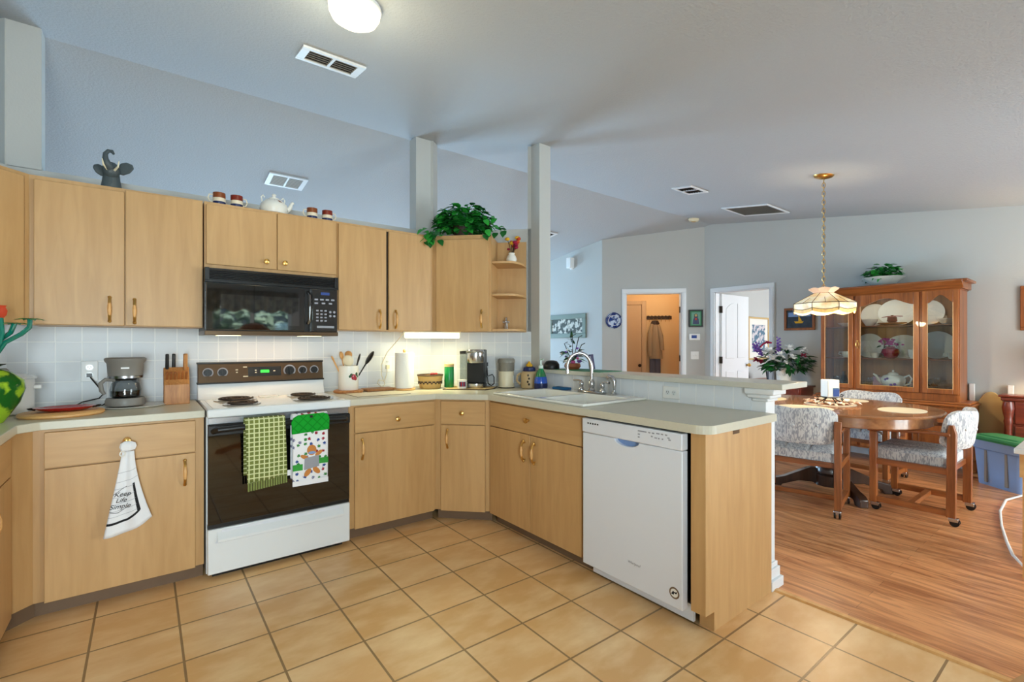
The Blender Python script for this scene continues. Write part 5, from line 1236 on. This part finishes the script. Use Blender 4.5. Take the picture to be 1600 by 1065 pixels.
def gdoor(a, b_, peak, hx):
    z0,z1 = .778,1.795; st_ = .042
    g0,g1 = a+st_,b_-st_; zb_ = z0+.048; tz = z1-.125
    d = MB().box(a,g0,-.022,.0,z0,z1).box(g1,b_,-.022,.0,z0,z1).box(g0,g1,-.022,.0,z0,zb_)
    top = []
    for k in range(17):
        u = k/16; top.append((g0+(g1-g0)*u, tz+peak*(math.sin(PI*u)**1.6)))
    d.prism([(g1,z1),(g0,z1)]+top,-.022,0,'xz')
    d = d.build('door','oak',t,bevel=.003)
    MB().box(g0-.008,g1+.008,-.010,-.007,zb_-.008,z1-.02).build('glass','pane',d)
    e = MB()
    for (p,q_) in (((g0,zb_),(g0,tz)),((g1,zb_),(g1,tz)),((g0,zb_),(g1,zb_))): e.tube([(p[0],-.022,p[1]),(q_[0],-.022,q_[1])],.003,6)
    e.build('bead','light_wood',d)
    if hx is not None:
        MB().sphere((hx,-.030,1.30),.010).tube([(hx+.014*math.cos(k*PI/5),-.032,1.262+.028*math.sin(k*PI/5)) for k in range(10)],.003,6,closed=True).sphere((hx,-.030,1.225),.006).build('drop_pull','brass',d,smooth=True)
gdoor(.004,.318,.07,None); gdoor(.344,.883,.075,.362); gdoor(.907,W_-.004,.075,None)

MB().box(.10,W_-.10,.06,.10,1.782,1.798).build('added_glow_strip','tube_lit',t)  # glowing strip added to brighten the crockery, not a known fixture
area('added_cabinet_fill', (HX+.08,-1.455-W_/2,1.778), (0,0,PI/2), 1.0, .05, 1.2, (1,.95,.88))  # added fill light for the hutch interior
# crockery inside: local frame of the cabinet -> world
CR = Matrix.Translation((HX,-1.455,0)) @ Matrix.Rotation(-PI/2,4,'Z')
def inw(x, y, z): v = CR @ Vector((x,y,z)); return tuple(v)
def plate(label, x, z, r, sx=1, y=.29):
    o = MB().lathe([(0,.0),(r*.62,.001),(r*.68,.004),(r,.016),(r*.99,.019),(r*.66,.009),(0,.006)],n=40,sx=sx,rot=(PI/2-.0,0,0))
    o = o.build('plate','porcelain',None,inw(x,y,z+r+.001),(-.10,0,-PI/2),smooth=True)
    return tag(o,label,'plate','plates standing in the china cabinet')
S1, S2, S0 = 1.112, 1.462, .775
plate('round white plate on the top shelf behind the left edge of the center door',.43,S2,.125)
plate('large oval white platter on the top shelf of the center door',.645,S2,.142,1.22,.255)
plate('round white plate on the top shelf behind the right mullion',.90,S2,.13)
plate('round white plate on the middle shelf partly behind the left mullion',.385,S1,.135,1.0)
plate('oval white platter on the middle shelf behind the red vase',.70,S1,.125,1.3,.255)
plate('large round white plate on the middle shelf of the right door',.965,S1,.142,1.05)
def bowl(label, x, z, r, h, y=.2, mat='porcelain', name='bowl', cat='bowl'):
    o = MB().lathe([(r*.45,0),(r*.5,.004),(r*.9,h*.7),(r,h),(r*.96,h),(r*.45,.012),(0,.01)],n=28).build(name,mat,None,inw(x,y,z+.0005),(0,0,0),smooth=True)
    return tag(o,label,cat)
bowl('stacked white bowl on the top shelf of the right door',1.06,S2,.085,.06); bowl('white square-sided bowl on the top shelf, left of the center door',.42,S2,.075,.075,.17)
bowl('pale bowl on the top shelf behind the left door',.19,S2,.09,.045)
def cup(label, x, z, y=.17, tilt=0, h=.07):
    t = thing('teacup',label,'cup',inw(x,y,z+.0005),0,'white cups in the china cabinet')
    MB().lathe([(.055,0),(.062,.004),(.06,.007),(.02,.004),(0,.004)],n=24).build('saucer','porcelain',t,smooth=True)
    MB().lathe([(.022,.006),(.034,.02),(.04,.05),(.044,h),(.041,h),(.03,.015),(0,.012)],n=24).build('cup','porcelain',t,smooth=True)
    MB().tube([(0,.04,.06),(0,.065,.06),(0,.07,.04),(0,.04,.025)],.004,6).build('handle','porcelain',t,smooth=True)
cup('white cup and saucer on the middle shelf of the left door',.19,S1); cup('small white lidded cup left of the red vase',.475,S1,.14,h=.055)
cup('white cup right of the red vase on the middle shelf',.80,S1,.15,h=.095); cup('white cup and saucer at the right end of the middle shelf',1.10,S1,.18)
t = thing('red_vase','round cranberry glass vase with magenta flowers in the china cabinet','vase',inw(.615,.13,S1+.0005))
MB().lathe([(.035,0),(.06,.02),(.082,.06),(.07,.10),(.038,.118),(.042,.128)],n=32,wave=lambda a,k:.03*math.cos(10*a)).build('vase','cranberry',t,smooth=True)
fl = MB()
for k in range(40):
    a = R.uniform(0,2*PI); q_ = R.uniform(0,.10); fl.sphere((q_*math.cos(a)*.6,q_*math.sin(a)*1.1,R.uniform(.14,.21)),R.uniform(.010,.017),(1,1,.7),8,5)
fl.build('flower','petal_magenta',t,smooth=True)
lf = MB(); vines(lf,(0,0,0),14,.05,.09,.12,.17,.05,.02,5); lf.build('leaf','leaf_dark',t)
t = thing('copper_gravy_boat','copper lidded dish on a wooden stand on the top shelf','dish',inw(.63,.125,S2+.0005))
MB().lathe([(.05,0),(.12,.02),(.13,.032),(.12,.032),(.05,.014),(0,.012)],n=30,sx=.6).build('stand','oak',t,smooth=True)
MB().lathe([(.03,.034),(.045,.05),(.04,.09),(.03,.095),(.01,.10),(.012,.11),(0,.112)],n=24).build('pot','cherry',t,smooth=True)
MB().tube([(0,-.09,.095),(0,0,.102),(0,.09,.090)],.004,6).build('handle','cranberry',t,smooth=True)
t = thing('white_teapot','white teapot with a small flower print on the bottom shelf of the china cabinet','teapot',inw(.64,.12,S0+.0005),-PI/2)
MB().lathe([(.055,0),(.06,.008),(.07,.02),(.105,.08),(.108,.12),(.085,.155),(.045,.168),(.046,.175),(.03,.188),(.01,.194),(.008,.204),(.012,.212),(0,.216)],n=32).build('body','porcelain',t,smooth=True)
MB().tube([(-.085,0,.07),(-.125,0,.10),(-.15,0,.15),(-.175,0,.165)],[.022,.016,.011,.009],10).build('spout','porcelain',t,smooth=True)
MB().tube([(.09,0,.14),(.135,0,.165),(.155,0,.13),(.14,0,.08),(.095,0,.055)],.009,8).build('handle','porcelain',t,smooth=True)
pr = MB()
for (a,z) in ((-2.0,.115),(-1.8,.125),(-1.2,.07),(-1.5,.06)): pr.sphere((.1055*math.cos(a),.1055*math.sin(a),z),.014,(1,.25,1),8,5,rot=(0,0,a+PI/2))
pr.build('flower_print','petal_purple',t,smooth=True)
o = MB().box(-.06,.06,-.004,.004,0,.13).build('greeting_card','pink_print',None,inw(.50,.20,S0+.0005),(0,0,-PI/2)); tag(o,'pink and white card standing left of the white teapot','card')
o = MB().box(-.055,.055,-.004,.004,0,.09).build('greeting_card','floral_art',None,inw(.80,.19,S0+.0005),(0,0,-PI/2)); tag(o,'pale printed card standing right of the white teapot','card')
def goblet(x, y, z, h=.13, r=.032):
    return MB().lathe([(r*.9,0),(r*.9,.003),(.005,.010),(.004,h*.45),(r*.6,h*.52),(r,h*.75),(r*.9,h)],n=18).build('goblet','drinking_glass',None,inw(x,y,z+.0005),smooth=True)
for k,(x,y,lab) in enumerate(((.10,.16,'left door, far left'),(.15,.24,'left door, at the back'),(.25,.17,'left door, right side'),(.42,.18,'center door, leftmost'),(.53,.27,'center door, behind the pink card'),(.455,.27,'center door, second from its left edge'),(.84,.22,'center door, right of the teapot'),(.925,.16,'right door, leftmost'),(.97,.26,'right door, left rear'),(1.13,.25,'right door, right rear'))):
    tag(goblet(x,y,S0,.12+.012*(k%3)),'clear stemmed glass on the bottom shelf, '+lab,'glass','stemware in the china cabinet')
o = MB().lathe([(.03,0),(.05,.01),(.045,.08),(.02,.12),(.016,.17),(.02,.18)],n=22).build('decanter','drinking_glass',None,inw(.18,.15,S0+.0005),smooth=True); tag(o,'clear glass decanter on the bottom shelf of the left door','decanter')
o = MB().lathe([(.045,0),(.08,.02),(.094,.06),(.09,.062),(.05,.01),(0,.01)],n=30,wave=lambda a,k:.03*math.cos(12*a)).build('glass_bowl','drinking_glass',None,inw(1.055,.15,S0+.0005),smooth=True); tag(o,'cut glass punch bowl on the bottom shelf of the right door','bowl')
# fern bowl on top of the cabinet
t = thing('fern_bowl','scalloped white bowl with a green fern on top of the china cabinet','plant',inw(.535,.20,1.8885))
MB().lathe([(.07,0),(.09,.01),(.13,.05),(.175,.085),(.20,.10),(.19,.10),(.12,.05),(0,.045)],n=44,wave=lambda a,k:(.0,.0,.01,.04,.06,.06,.01,0)[k]*math.cos(8*a)).build('bowl','shade_pink' if 0 else 'pot_white',t,smooth=True)
f = MB(); vines(f,(0,0,0),260,.13,.13,.09,.25,.075,.034,8); f.build('fern',['leaf','leaf_bright'],t,smooth=True)

# ---- side table with flowers, left of the cabinet
t = thing('side_table','small dark red side table under the flower vase by the bedroom door','side table',(3.83,-1.05,0))
MB().box(-.20,.20,-.21,.21,.735,.755).build('top','cherry',t,bevel=.004)
MB().box(-.18,.18,-.19,.19,.62,.735).build('case','cherry',t)
d = MB().box(-.195,-.18,-.17,.17,.635,.725).build('drawer','cherry',t,bevel=.004)
MB().sphere((-.205,0,.68),.013).build('knob','brass',d,smooth=True)
for sx in (-1,1):
    for sy in (-1,1): MB().cyl((sx*.16,sy*.17,0),(sx*.16,sy*.17,.62),.013,.022,n=10).build('leg','cherry',t,smooth=True)
t = thing('flower_vase','white vase with a large mixed bouquet of purple, white and crimson flowers','flower arrangement',(3.775,-1.0,.7555))
MB().lathe([(.07,0),(.08,.006),(.085,.12),(.095,.20),(.10,.215),(.09,.21),(0,.20)],n=28).build('vase','pot_white',t,smooth=True)
MB().tube([(-.086+.004*math.cos(k),-.06+.01*k,.13+.012*math.sin(k*1.5)) for k in range(12)],.004,5).build('vase_relief','pot_white',t,smooth=True)
f = MB(); vines(f,(0,0,.03),190,.15,.24,.19,.46,.09,.042,21); vines(f,(0,0,.0),40,.12,.20,.20,.27,.10,.045,22); f.build('foliage',['leaf_dark','leaf'],t,smooth=True)
PM = ['petal_white','petal_purple','petal_crimson']
def bloom(p, r, m_, n=26):
    fl = MB()
    for k in range(n):
        a = R.uniform(0,2*PI); e = R.uniform(-.3,1.2); d = (math.cos(a)*math.cos(e),math.sin(a)*math.cos(e),math.sin(e)); fl.leaf(p,d,(0,0,1),r,r*.6,0,droop=.2)
    fl.build('bloom',PM[m_],t,smooth=True)
for (x,y,z,r_,m_) in ((-.17,.06,.31,.085,0),(-.16,.10,.40,.075,0),(-.18,-.02,.36,.06,0),(-.16,-.10,.44,.06,0),(-.15,.24,.30,.05,2),(-.14,-.13,.34,.05,0),(-.13,-.23,.36,.04,2),(-.10,-.22,.42,.045,0),(-.12,.14,.50,.035,2),(-.14,-.06,.28,.04,0),(-.15,.19,.28,.045,2)): bloom((x,y,z),r_,m_)
for (x,y,z0_,n_) in ((-.12,.02,.38,16),(-.12,.20,.36,13),(-.12,.25,.40,8)):
    fl = MB()
    for k in range(n_):
        a = k*2.2; fl.sphere((x+.014*math.cos(a),y+.014*math.sin(a)+(.004*k if y>.1 else 0),z0_+.012*k),.019*(1-.03*k),(1,1,.8),7,5,0)
    fl.build('flower_spike','petal_purple',t,smooth=True)
fl = MB()
for k in range(10): fl.sphere((-.12,.10+.012*k,.50+.006*k-.0012*k*k),.013,(1,1,.8),7,5,0)
fl.build('flower_spike','petal_crimson',t,smooth=True)
for o in list(bpy.data.objects):
    if o.parent == t and o.name.split('.')[0] in ('foliage','bloom','flower_spike'): o.scale = (1.1,1.15,1.1); o.location = (.03,0,-.025)

# ---- framed pictures and plates on the walls
def picture(label, loc, rotz, w, h, fw, fmat, art, mat_w=0, d=.022, extra=None, group=None):
    t = thing('framed_picture',label,'picture',loc,rotz,group)
    m = MB(); a,b = w/2,h/2
    m.box(-a,a,-d,0,-b,-b+fw).box(-a,a,-d,0,b-fw,b).box(-a,-a+fw,-d,0,-b+fw,b-fw).box(a-fw,a,-d,0,-b+fw,b-fw)
    m.build('frame',fmat,t,bevel=.004)
    if mat_w: MB().box(-a+fw,a-fw,-.010,-.004,-b+fw,b-fw).build('mat_board','pot_white',t)
    k = fw+mat_w
    MB().box(-a+k,a-k,-.0115,-.009,-b+k,b-k).build('artwork',art,t)
    if extra: extra(t)
    return t
picture('wide grey-green framed frieze print on the living room wall',(2.989,2.05,1.557),-PI/2,.87,.385,.075,'grey_green_frame','frieze')
def boat(t):
    MB().prism([(-.06,-.03),(.05,-.03),(.035,-.055),(-.045,-.055)],-.0135,-.0112,'xz').prism([(-.01,-.03),(-.01,.05),(.03,-.025)],-.0135,-.0112,'xz').build('painted_boat','petal_yellow',t)
    MB().box(-.13,.13,-.0128,-.0112,.03,.085).build('painted_sky','tote_blue',t)
picture('oak framed harbour picture partly behind the pendant lamp',(XR-.001,-1.07,1.583),-PI/2,.36,.285,.03,'oak','canvas_dark',extra=boat)
def fig(t):
    MB().box(-.062,.062,-.0128,-.0112,-.09,.09).build('painted_ground','petal_green' if 'petal_green' in M else 'tote_green',t)
    m = MB().prism([(-.045,-.085),(.045,-.085),(.040,-.02),(.02,.025),(-.02,.025),(-.04,-.02)],-.0142,-.0127,'xz',0).sphere((0,-.0135,.045),.020,(.8,.06,1),12,7,1).prism([(-.026,.02),(.026,.02),(.022,.06),(0,.075),(-.022,.06)],-.0136,-.0128,'xz',2).sphere((0,-.0142,-.01),.016,(1,.08,1.1),10,6,3)
    m.build('painted_figure',['navy','tan_panel','basket_dark','petal_orange'],t)
plain('petal_green',(110,158,140),.7)
picture('small dark framed devotional portrait above the thermostat',(*q(1.372,1.645)[:2],1.645),-PI/4,.205,.26,.022,'black_plastic','petal_green' if 0 else 'tote_green',extra=fig)
picture('tall light-framed floral print with a wide white mat inside the bedroom',(5.74,.249,1.36),0,.72,.72,.03,'tan_panel','floral_art',.10)
t = thing('wall_plate','blue and white decorative plate on the diagonal wall','decorative plate',(*q(.175,1.622)[:2],1.622),-PI/4)
MB().lathe([(0,0),(.07,0),(.122,.016),(.118,.020),(.07,.006),(0,.005)],n=40,rot=(PI/2,0,0)).build('plate','blue_plate',t,smooth=True)
MB().tube([(.108*math.cos(k*PI/20),-.017,.108*math.sin(k*PI/20)) for k in range(40)],.006,6,closed=True).tube([(.078*math.cos(k*PI/20),-.008,.078*math.sin(k*PI/20)) for k in range(40)],.004,6,closed=True,m=1).build('plate_rim',['navy','porcelain'],t,smooth=True)
picture('brown framed picture at the right edge of the far wall',(XR-.001,-3.17,1.605),-PI/2,.34,.42,.03,'oak','canvas_dark')

# ---- amber hall
def dl(x, y, z): return (2.99+.70711*x+.70711*y, 1.29-.70711*x+.70711*y, z)
t = thing('coat_rack','dark wooden coat rack with brass hooks in the amber hall','coat rack',dl(1.065,1.319,1.735),-PI/4)
m = MB().box(-.215,.215,-.02,0,-.035,.02)
for k in range(7): m.obox((-.18+k*.06,-.028,.012),(.05,.018,.028),(0,.3,0))
m.build('board','basket_dark',t,bevel=.004)
for k in range(6):
    x = -.17+k*.068; MB().tube([(x,-.02,-.02),(x,-.05,-.035),(x,-.06,-.06),(x,-.045,-.075),(x,-.035,-.06)],.004,6).build('hook','brass',t,smooth=True)
t = thing('hanging_coat','brown tweed coat hanging from the rack in the amber hall','coat',dl(.985,1.262,1.655),-PI/4)
def coat_rings(zs):
    rr = []
    for (z,a,b,ox) in zs:
        rr.append([(ox+a*math.cos(g)*(1+.10*math.cos(5*g)), b*math.sin(g)*(1+.12*math.sin(4*g)), z) for g in [2*PI*k/28 for k in range(28)]])
    return rr
MB().loft(coat_rings([(.0,.03,.02,0),(-.03,.055,.035,0),(-.10,.075,.045,.0),(-.25,.09,.042,.0),(-.45,.10,.045,.005),(-.65,.112,.045,.01)])).build('body','coat_cloth',t,smooth=True)
MB().tube([(-.05,-.02,-.04),(-.085,-.03,-.20),(-.09,-.04,-.45),(-.085,-.04,-.60)],[.03,.04,.042,.036],12).tube([(.05,-.02,-.06),(.10,-.02,-.25),(.12,-.02,-.5)],[.03,.038,.034],12).build('sleeve','coat_cloth',t,smooth=True)
MB().loft(coat_rings([(.02,.05,.03,0),(-.03,.075,.04,0),(-.05,.06,.04,0)])).build('collar','dark_pot',t,smooth=True)
t = thing('grey_trousers','grey trousers hanging below the tweed coat in the amber hall','trousers',dl(.99,1.27,.955),-PI/4)
for s in (-1,1): MB().loft([[(s*.045+a*math.cos(g),b*math.sin(g),z) for g in [2*PI*k/16 for k in range(16)]] for (z,a,b) in ((.05,.05,.03),(-.2,.05,.03),(-.6,.045,.028))]).build('leg','denim',t,smooth=True)
# ---- bedroom
t = thing('bedroom_dresser','low wooden dresser under the floral print in the bedroom','dresser',(5.75,.02,0))
MB().box(-.45,.45,-.22,.22,.06,.66).build('case','oak_x',t)
MB().box(-.47,.47,-.24,.225,.66,.685).build('top','oak_x',t,bevel=.004)
for k in range(2):
    d = MB().box(-.43,.43,-.235,-.22,.10+k*.28,.34+k*.28).build('drawer','oak_x',t,bevel=.004)
    for x in (-.2,.2): MB().sphere((x,-.245,.22+k*.28),.014).build('knob','brass',d,smooth=True)
for x in (-.4,.4): MB().box(x-.03,x+.03,-.2,.2,0,.06).build('foot','oak_x',t)
o = MB().box(-.19,.0,-.01,.01,0,.15).build('leaning_photo','canvas_dark',None,(5.55,-.06,.6855),(-.12,0,.1)); tag(o,'dark landscape photo leaning on the bedroom dresser','photo')
o = MB().lathe([(.03,0),(.06,.02),(.09,.05),(.085,.05),(0,.02)],n=20).build('glass_dish','drinking_glass',None,(5.86,-.05,.6855),smooth=True); tag(o,'clear glass dish on the bedroom dresser','dish')
# ---- right side: tote, headboard, chest, desk, hose
t = thing('storage_tote','blue-grey plastic storage tote with a green lid against the far wall','storage tote',(3.484,-2.99,0),math.radians(-38.5))
m = MB()
def rr(a,b,r_,z,n=6):
    o_ = []
    for (cx_,cy_,s) in ((a-r_,b-r_,0),(-a+r_,b-r_,1),(-a+r_,-b+r_,2),(a-r_,-b+r_,3)):
        for k in range(n+1):
            g = PI/2*(s+k/n); o_.append((cx_+r_*math.cos(g),cy_+r_*math.sin(g),z))
    return o_
m.loft([rr(.105,.20,.05,0),rr(.12,.225,.05,.32),rr(.135,.24,.045,.325),rr(.14,.245,.045,.40),rr(.125,.23,.045,.40)])
m.build('bin','tote_blue',t,smooth=True)
for y in (-.09,.09): MB().prism([(y-.010,.03),(y+.010,.03),(y+.010,.315),(y-.010,.315)],-.123,-.105,'yz').build('groove','grey_plastic',t)
MB().loft([rr(.145,.25,.045,.40),rr(.15,.255,.045,.42),rr(.14,.245,.045,.435),rr(.11,.21,.045,.437),rr(.10,.20,.045,.448)]).build('lid','tote_green',t,smooth=True)
t = thing('headboard','tan arched headboard with two white posts leaning at the far wall','headboard',(4.018,-2.805,0))
ar = [(-.125,.02)]+[(-.125+.25*k/16,.60+.20*math.sin(PI*k/16)**.8) for k in range(17)]+[(.125,.02)]
MB().prism(ar,-.008,.012,'yz').build('panel','tan_panel',t,bevel=.004)
for y in (-.135,.135): MB().box(-.02,.018,y-.02,y+.02,0,.87).build('post','white_plastic',t,bevel=.004)
t = thing('wooden_chest','carved cherry chest at the right edge beside the storage tote','chest',(3.56,-3.0,0),-PI/2) if 0 else thing('wooden_chest','carved cherry chest of drawers at the right edge behind the storage tote','chest',(3.77,-2.90,0),-PI/2)
CW = .9
MB().box(0.44,CW+.44,.02,.45,.06,.745).build('case','oak',t) if 0 else MB().box(.02,CW,.02,.20,.05,.74).build('case','cherry',t)
MB().box(-.015,CW+.035,-.02,.205,.775,.795).box(.0,CW+.02,.0,.203,.74,.775).build('top','cherry',t,bevel=.008)
for x in (.02,CW-.07):
    MB().lathe([(.03,.05),(.035,.07),(.026,.12),(.026,.52),(.034,.55),(.028,.58),(.038,.63),(.045,.68),(.035,.735)],(x+.03,.01,0),14).build('column','cherry',t,smooth=True)
for k in range(3):
    d = MB().box(.09,CW-.08,.002,.02,.08+k*.225,.29+k*.225).build('drawer','cherry',t,bevel=.008)
    for x in (.25,.65):
        MB().tube([(x-.04,-.002,.19+k*.225),(x-.03,-.02,.175+k*.225),(x+.03,-.02,.175+k*.225),(x+.04,-.002,.19+k*.225)],.005,6).build('pull','bronze_panel',d,smooth=True)
t = thing('table_lamp','lit table lamp with a cream shade standing on the cherry chest','lamp',(3.84,-3.42,.7955))
MB().lathe([(.08,0),(.085,.01),(.05,.03),(.02,.06),(.05,.13),(.06,.18),(.02,.26),(.01,.30)],n=24).build('base','brass',t,smooth=True)
MB().lathe([(.13,.28),(.08,.48)],n=28).build('shade','shade_glass',t,smooth=True) if 0 else (lambda m: m.loft([m.ring((0,0,.28),(0,0,1),.14,28),m.ring((0,0,.50),(0,0,1),.09,28)],cap=False).build('shade','shade_glass',t,smooth=True,fixn=False))(MB())
tl = bpy.data.lights.new('table_lamp_bulb','POINT'); tl.energy = 26; tl.color = (1,.74,.42); tl.shadow_soft_size = .04
o = bpy.data.objects.new('table_lamp_bulb',tl); COL.objects.link(o); o.location = (3.84,-3.42,.7955+.37)
t = thing('white_top_desk','small wooden desk with a white top at the right edge','desk',(1.20,-3.26,0),-PI/2)
MB().box(0,.75,0,.45,.672,.70).build('top','porcelain',t,bevel=.004)
MB().box(.02,.73,.02,.43,.545,.672).build('case','light_wood',t)
for k in range(2):
    d = MB().box(.05+k*.34,.36+k*.34,.008,.02,.56,.66).build('drawer','light_wood',t,bevel=.004)
    MB().box(.17+k*.34,.24+k*.34,.0,.01,.60,.615).build('pull_slot','black_plastic',d)
for x in (.03,.68):
    for y in (.03,.38): MB().box(x,x+.04,y,y+.04,0,.545).build('leg','light_wood',t)
o = MB().tube([(1.50,-3.46,.012),(1.36,-3.29,.012),(1.55,-3.22,.012),(1.80,-3.165,.012),(2.15,-3.10,.012),(2.55,-3.045,.012),(2.95,-3.03,.012),(3.25,-3.10,.012)],.008,8)
o = o.build('white_hose','hose_white',smooth=True,subsurf=0); tag(o,'white hose lying in a curve on the wood floor at the right edge','hose')

# ================================================================== NOOK BEHIND THE CAMERA (seen at the frame corner and in reflections)
NX, NY = -1.55, -3.976
t = thing('nook_table','round honey wood table at the bottom right corner','table',(NX,NY,0))
MB().lathe([(.42,.70),(.445,.708),(.45,.722),(.444,.736),(.43,.74),(0,.74)],n=64).build('top','nook_wood',t,smooth=True)
MB().lathe([(.06,.05),(.07,.1),(.045,.3),(.07,.55),(.09,.68),(0,.70)],n=20).build('column','nook_wood',t,smooth=True)
for k in range(4):
    g = k*PI/2+.4; MB().prism([(.03,.06),(.03,.14),(.2,.10),(.36,.05),(.38,0),(.30,0),(.18,.05)],-.025,.025,'xz').build('leg','nook_wood',t,rot=(0,0,g),bevel=.004)
t = thing('tiffany_lamp','amber stained glass hanging lamp over the round nook table','pendant lamp',(-1.42,-4.10,0))
m = MB(); m.loft([m.ring((0,0,1.535),(0,0,1),.03,24),m.ring((0,0,1.515),(0,0,1),.10,24),m.ring((0,0,1.46),(0,0,1),.18,24),m.ring((0,0,1.38),(0,0,1),.225,24)],cap=False)
m.build('shade','tiffany_amber',t,smooth=True,solid=.003,fixn=False)
ld = MB()
for k in range(12):
    a = 2*PI*k/12; ld.tube([(r_*math.cos(a),r_*math.sin(a),z) for (r_,z) in ((.031,1.536),(.102,1.516),(.182,1.461),(.227,1.38))],.003,5)
for (r_,z) in ((.102,1.516),(.182,1.461),(.227,1.38)): ld.tube([(r_*math.cos(k*PI/12),r_*math.sin(k*PI/12),z) for k in range(24)],.003,5,closed=True)
ld.build('leading','dark_metal',t,smooth=True)
MB().cyl((0,0,1.535),(0,0,zA(-4.10)),.004,n=8).build('cord','dark_metal',t)
MB().lathe([(.06,0),(.05,-.02),(0,-.025)],(0,0,zA(-4.10)),20,rot=(SL,0,0)).build('canopy','brass',t,smooth=True)
def vfn(u, v): return (-1.86+1.32*u, YB+.05+.02*math.sin(u*70)*(.3+v), 2.10-(.30+.05*math.sin(u*PI*5)**2)*v)
t = MB().grid(vfn,80,6).build('window_valance','valance',smooth=True,solid=.004,fixn=False); tag(t,'dark floral gathered valance over the nook window','valance')
f = MB(); rr_ = random.Random(5)
for k in range(2000):
    x = rr_.uniform(-4.5,2.5); z = rr_.uniform(0,2.1); y = -8.3+rr_.uniform(-.5,.4)
    f.leaf((x,y,z),(rr_.uniform(-1,1),rr_.uniform(-.2,1),rr_.uniform(-.6,.8)),(0,.6,1),.2,.15,m=k%2)
o = f.build('garden_hedge',['hedge','hedge_leaf']); tag(o,'leafy garden hedge outside the nook window','hedge',kind='stuff')
struct('roof_sun_block', MB().box(XLL-1,6,YF+.12,YF+4.5,2.32,2.40), 'paint_trim')  # unseen slab added to keep direct sun out of the living room windows
struct('ground_outside', MB().box(-14,12,-14,-5.72,-.12,-.02).box(-14,12,5.32,14,-.12,-.02), 'hedge')
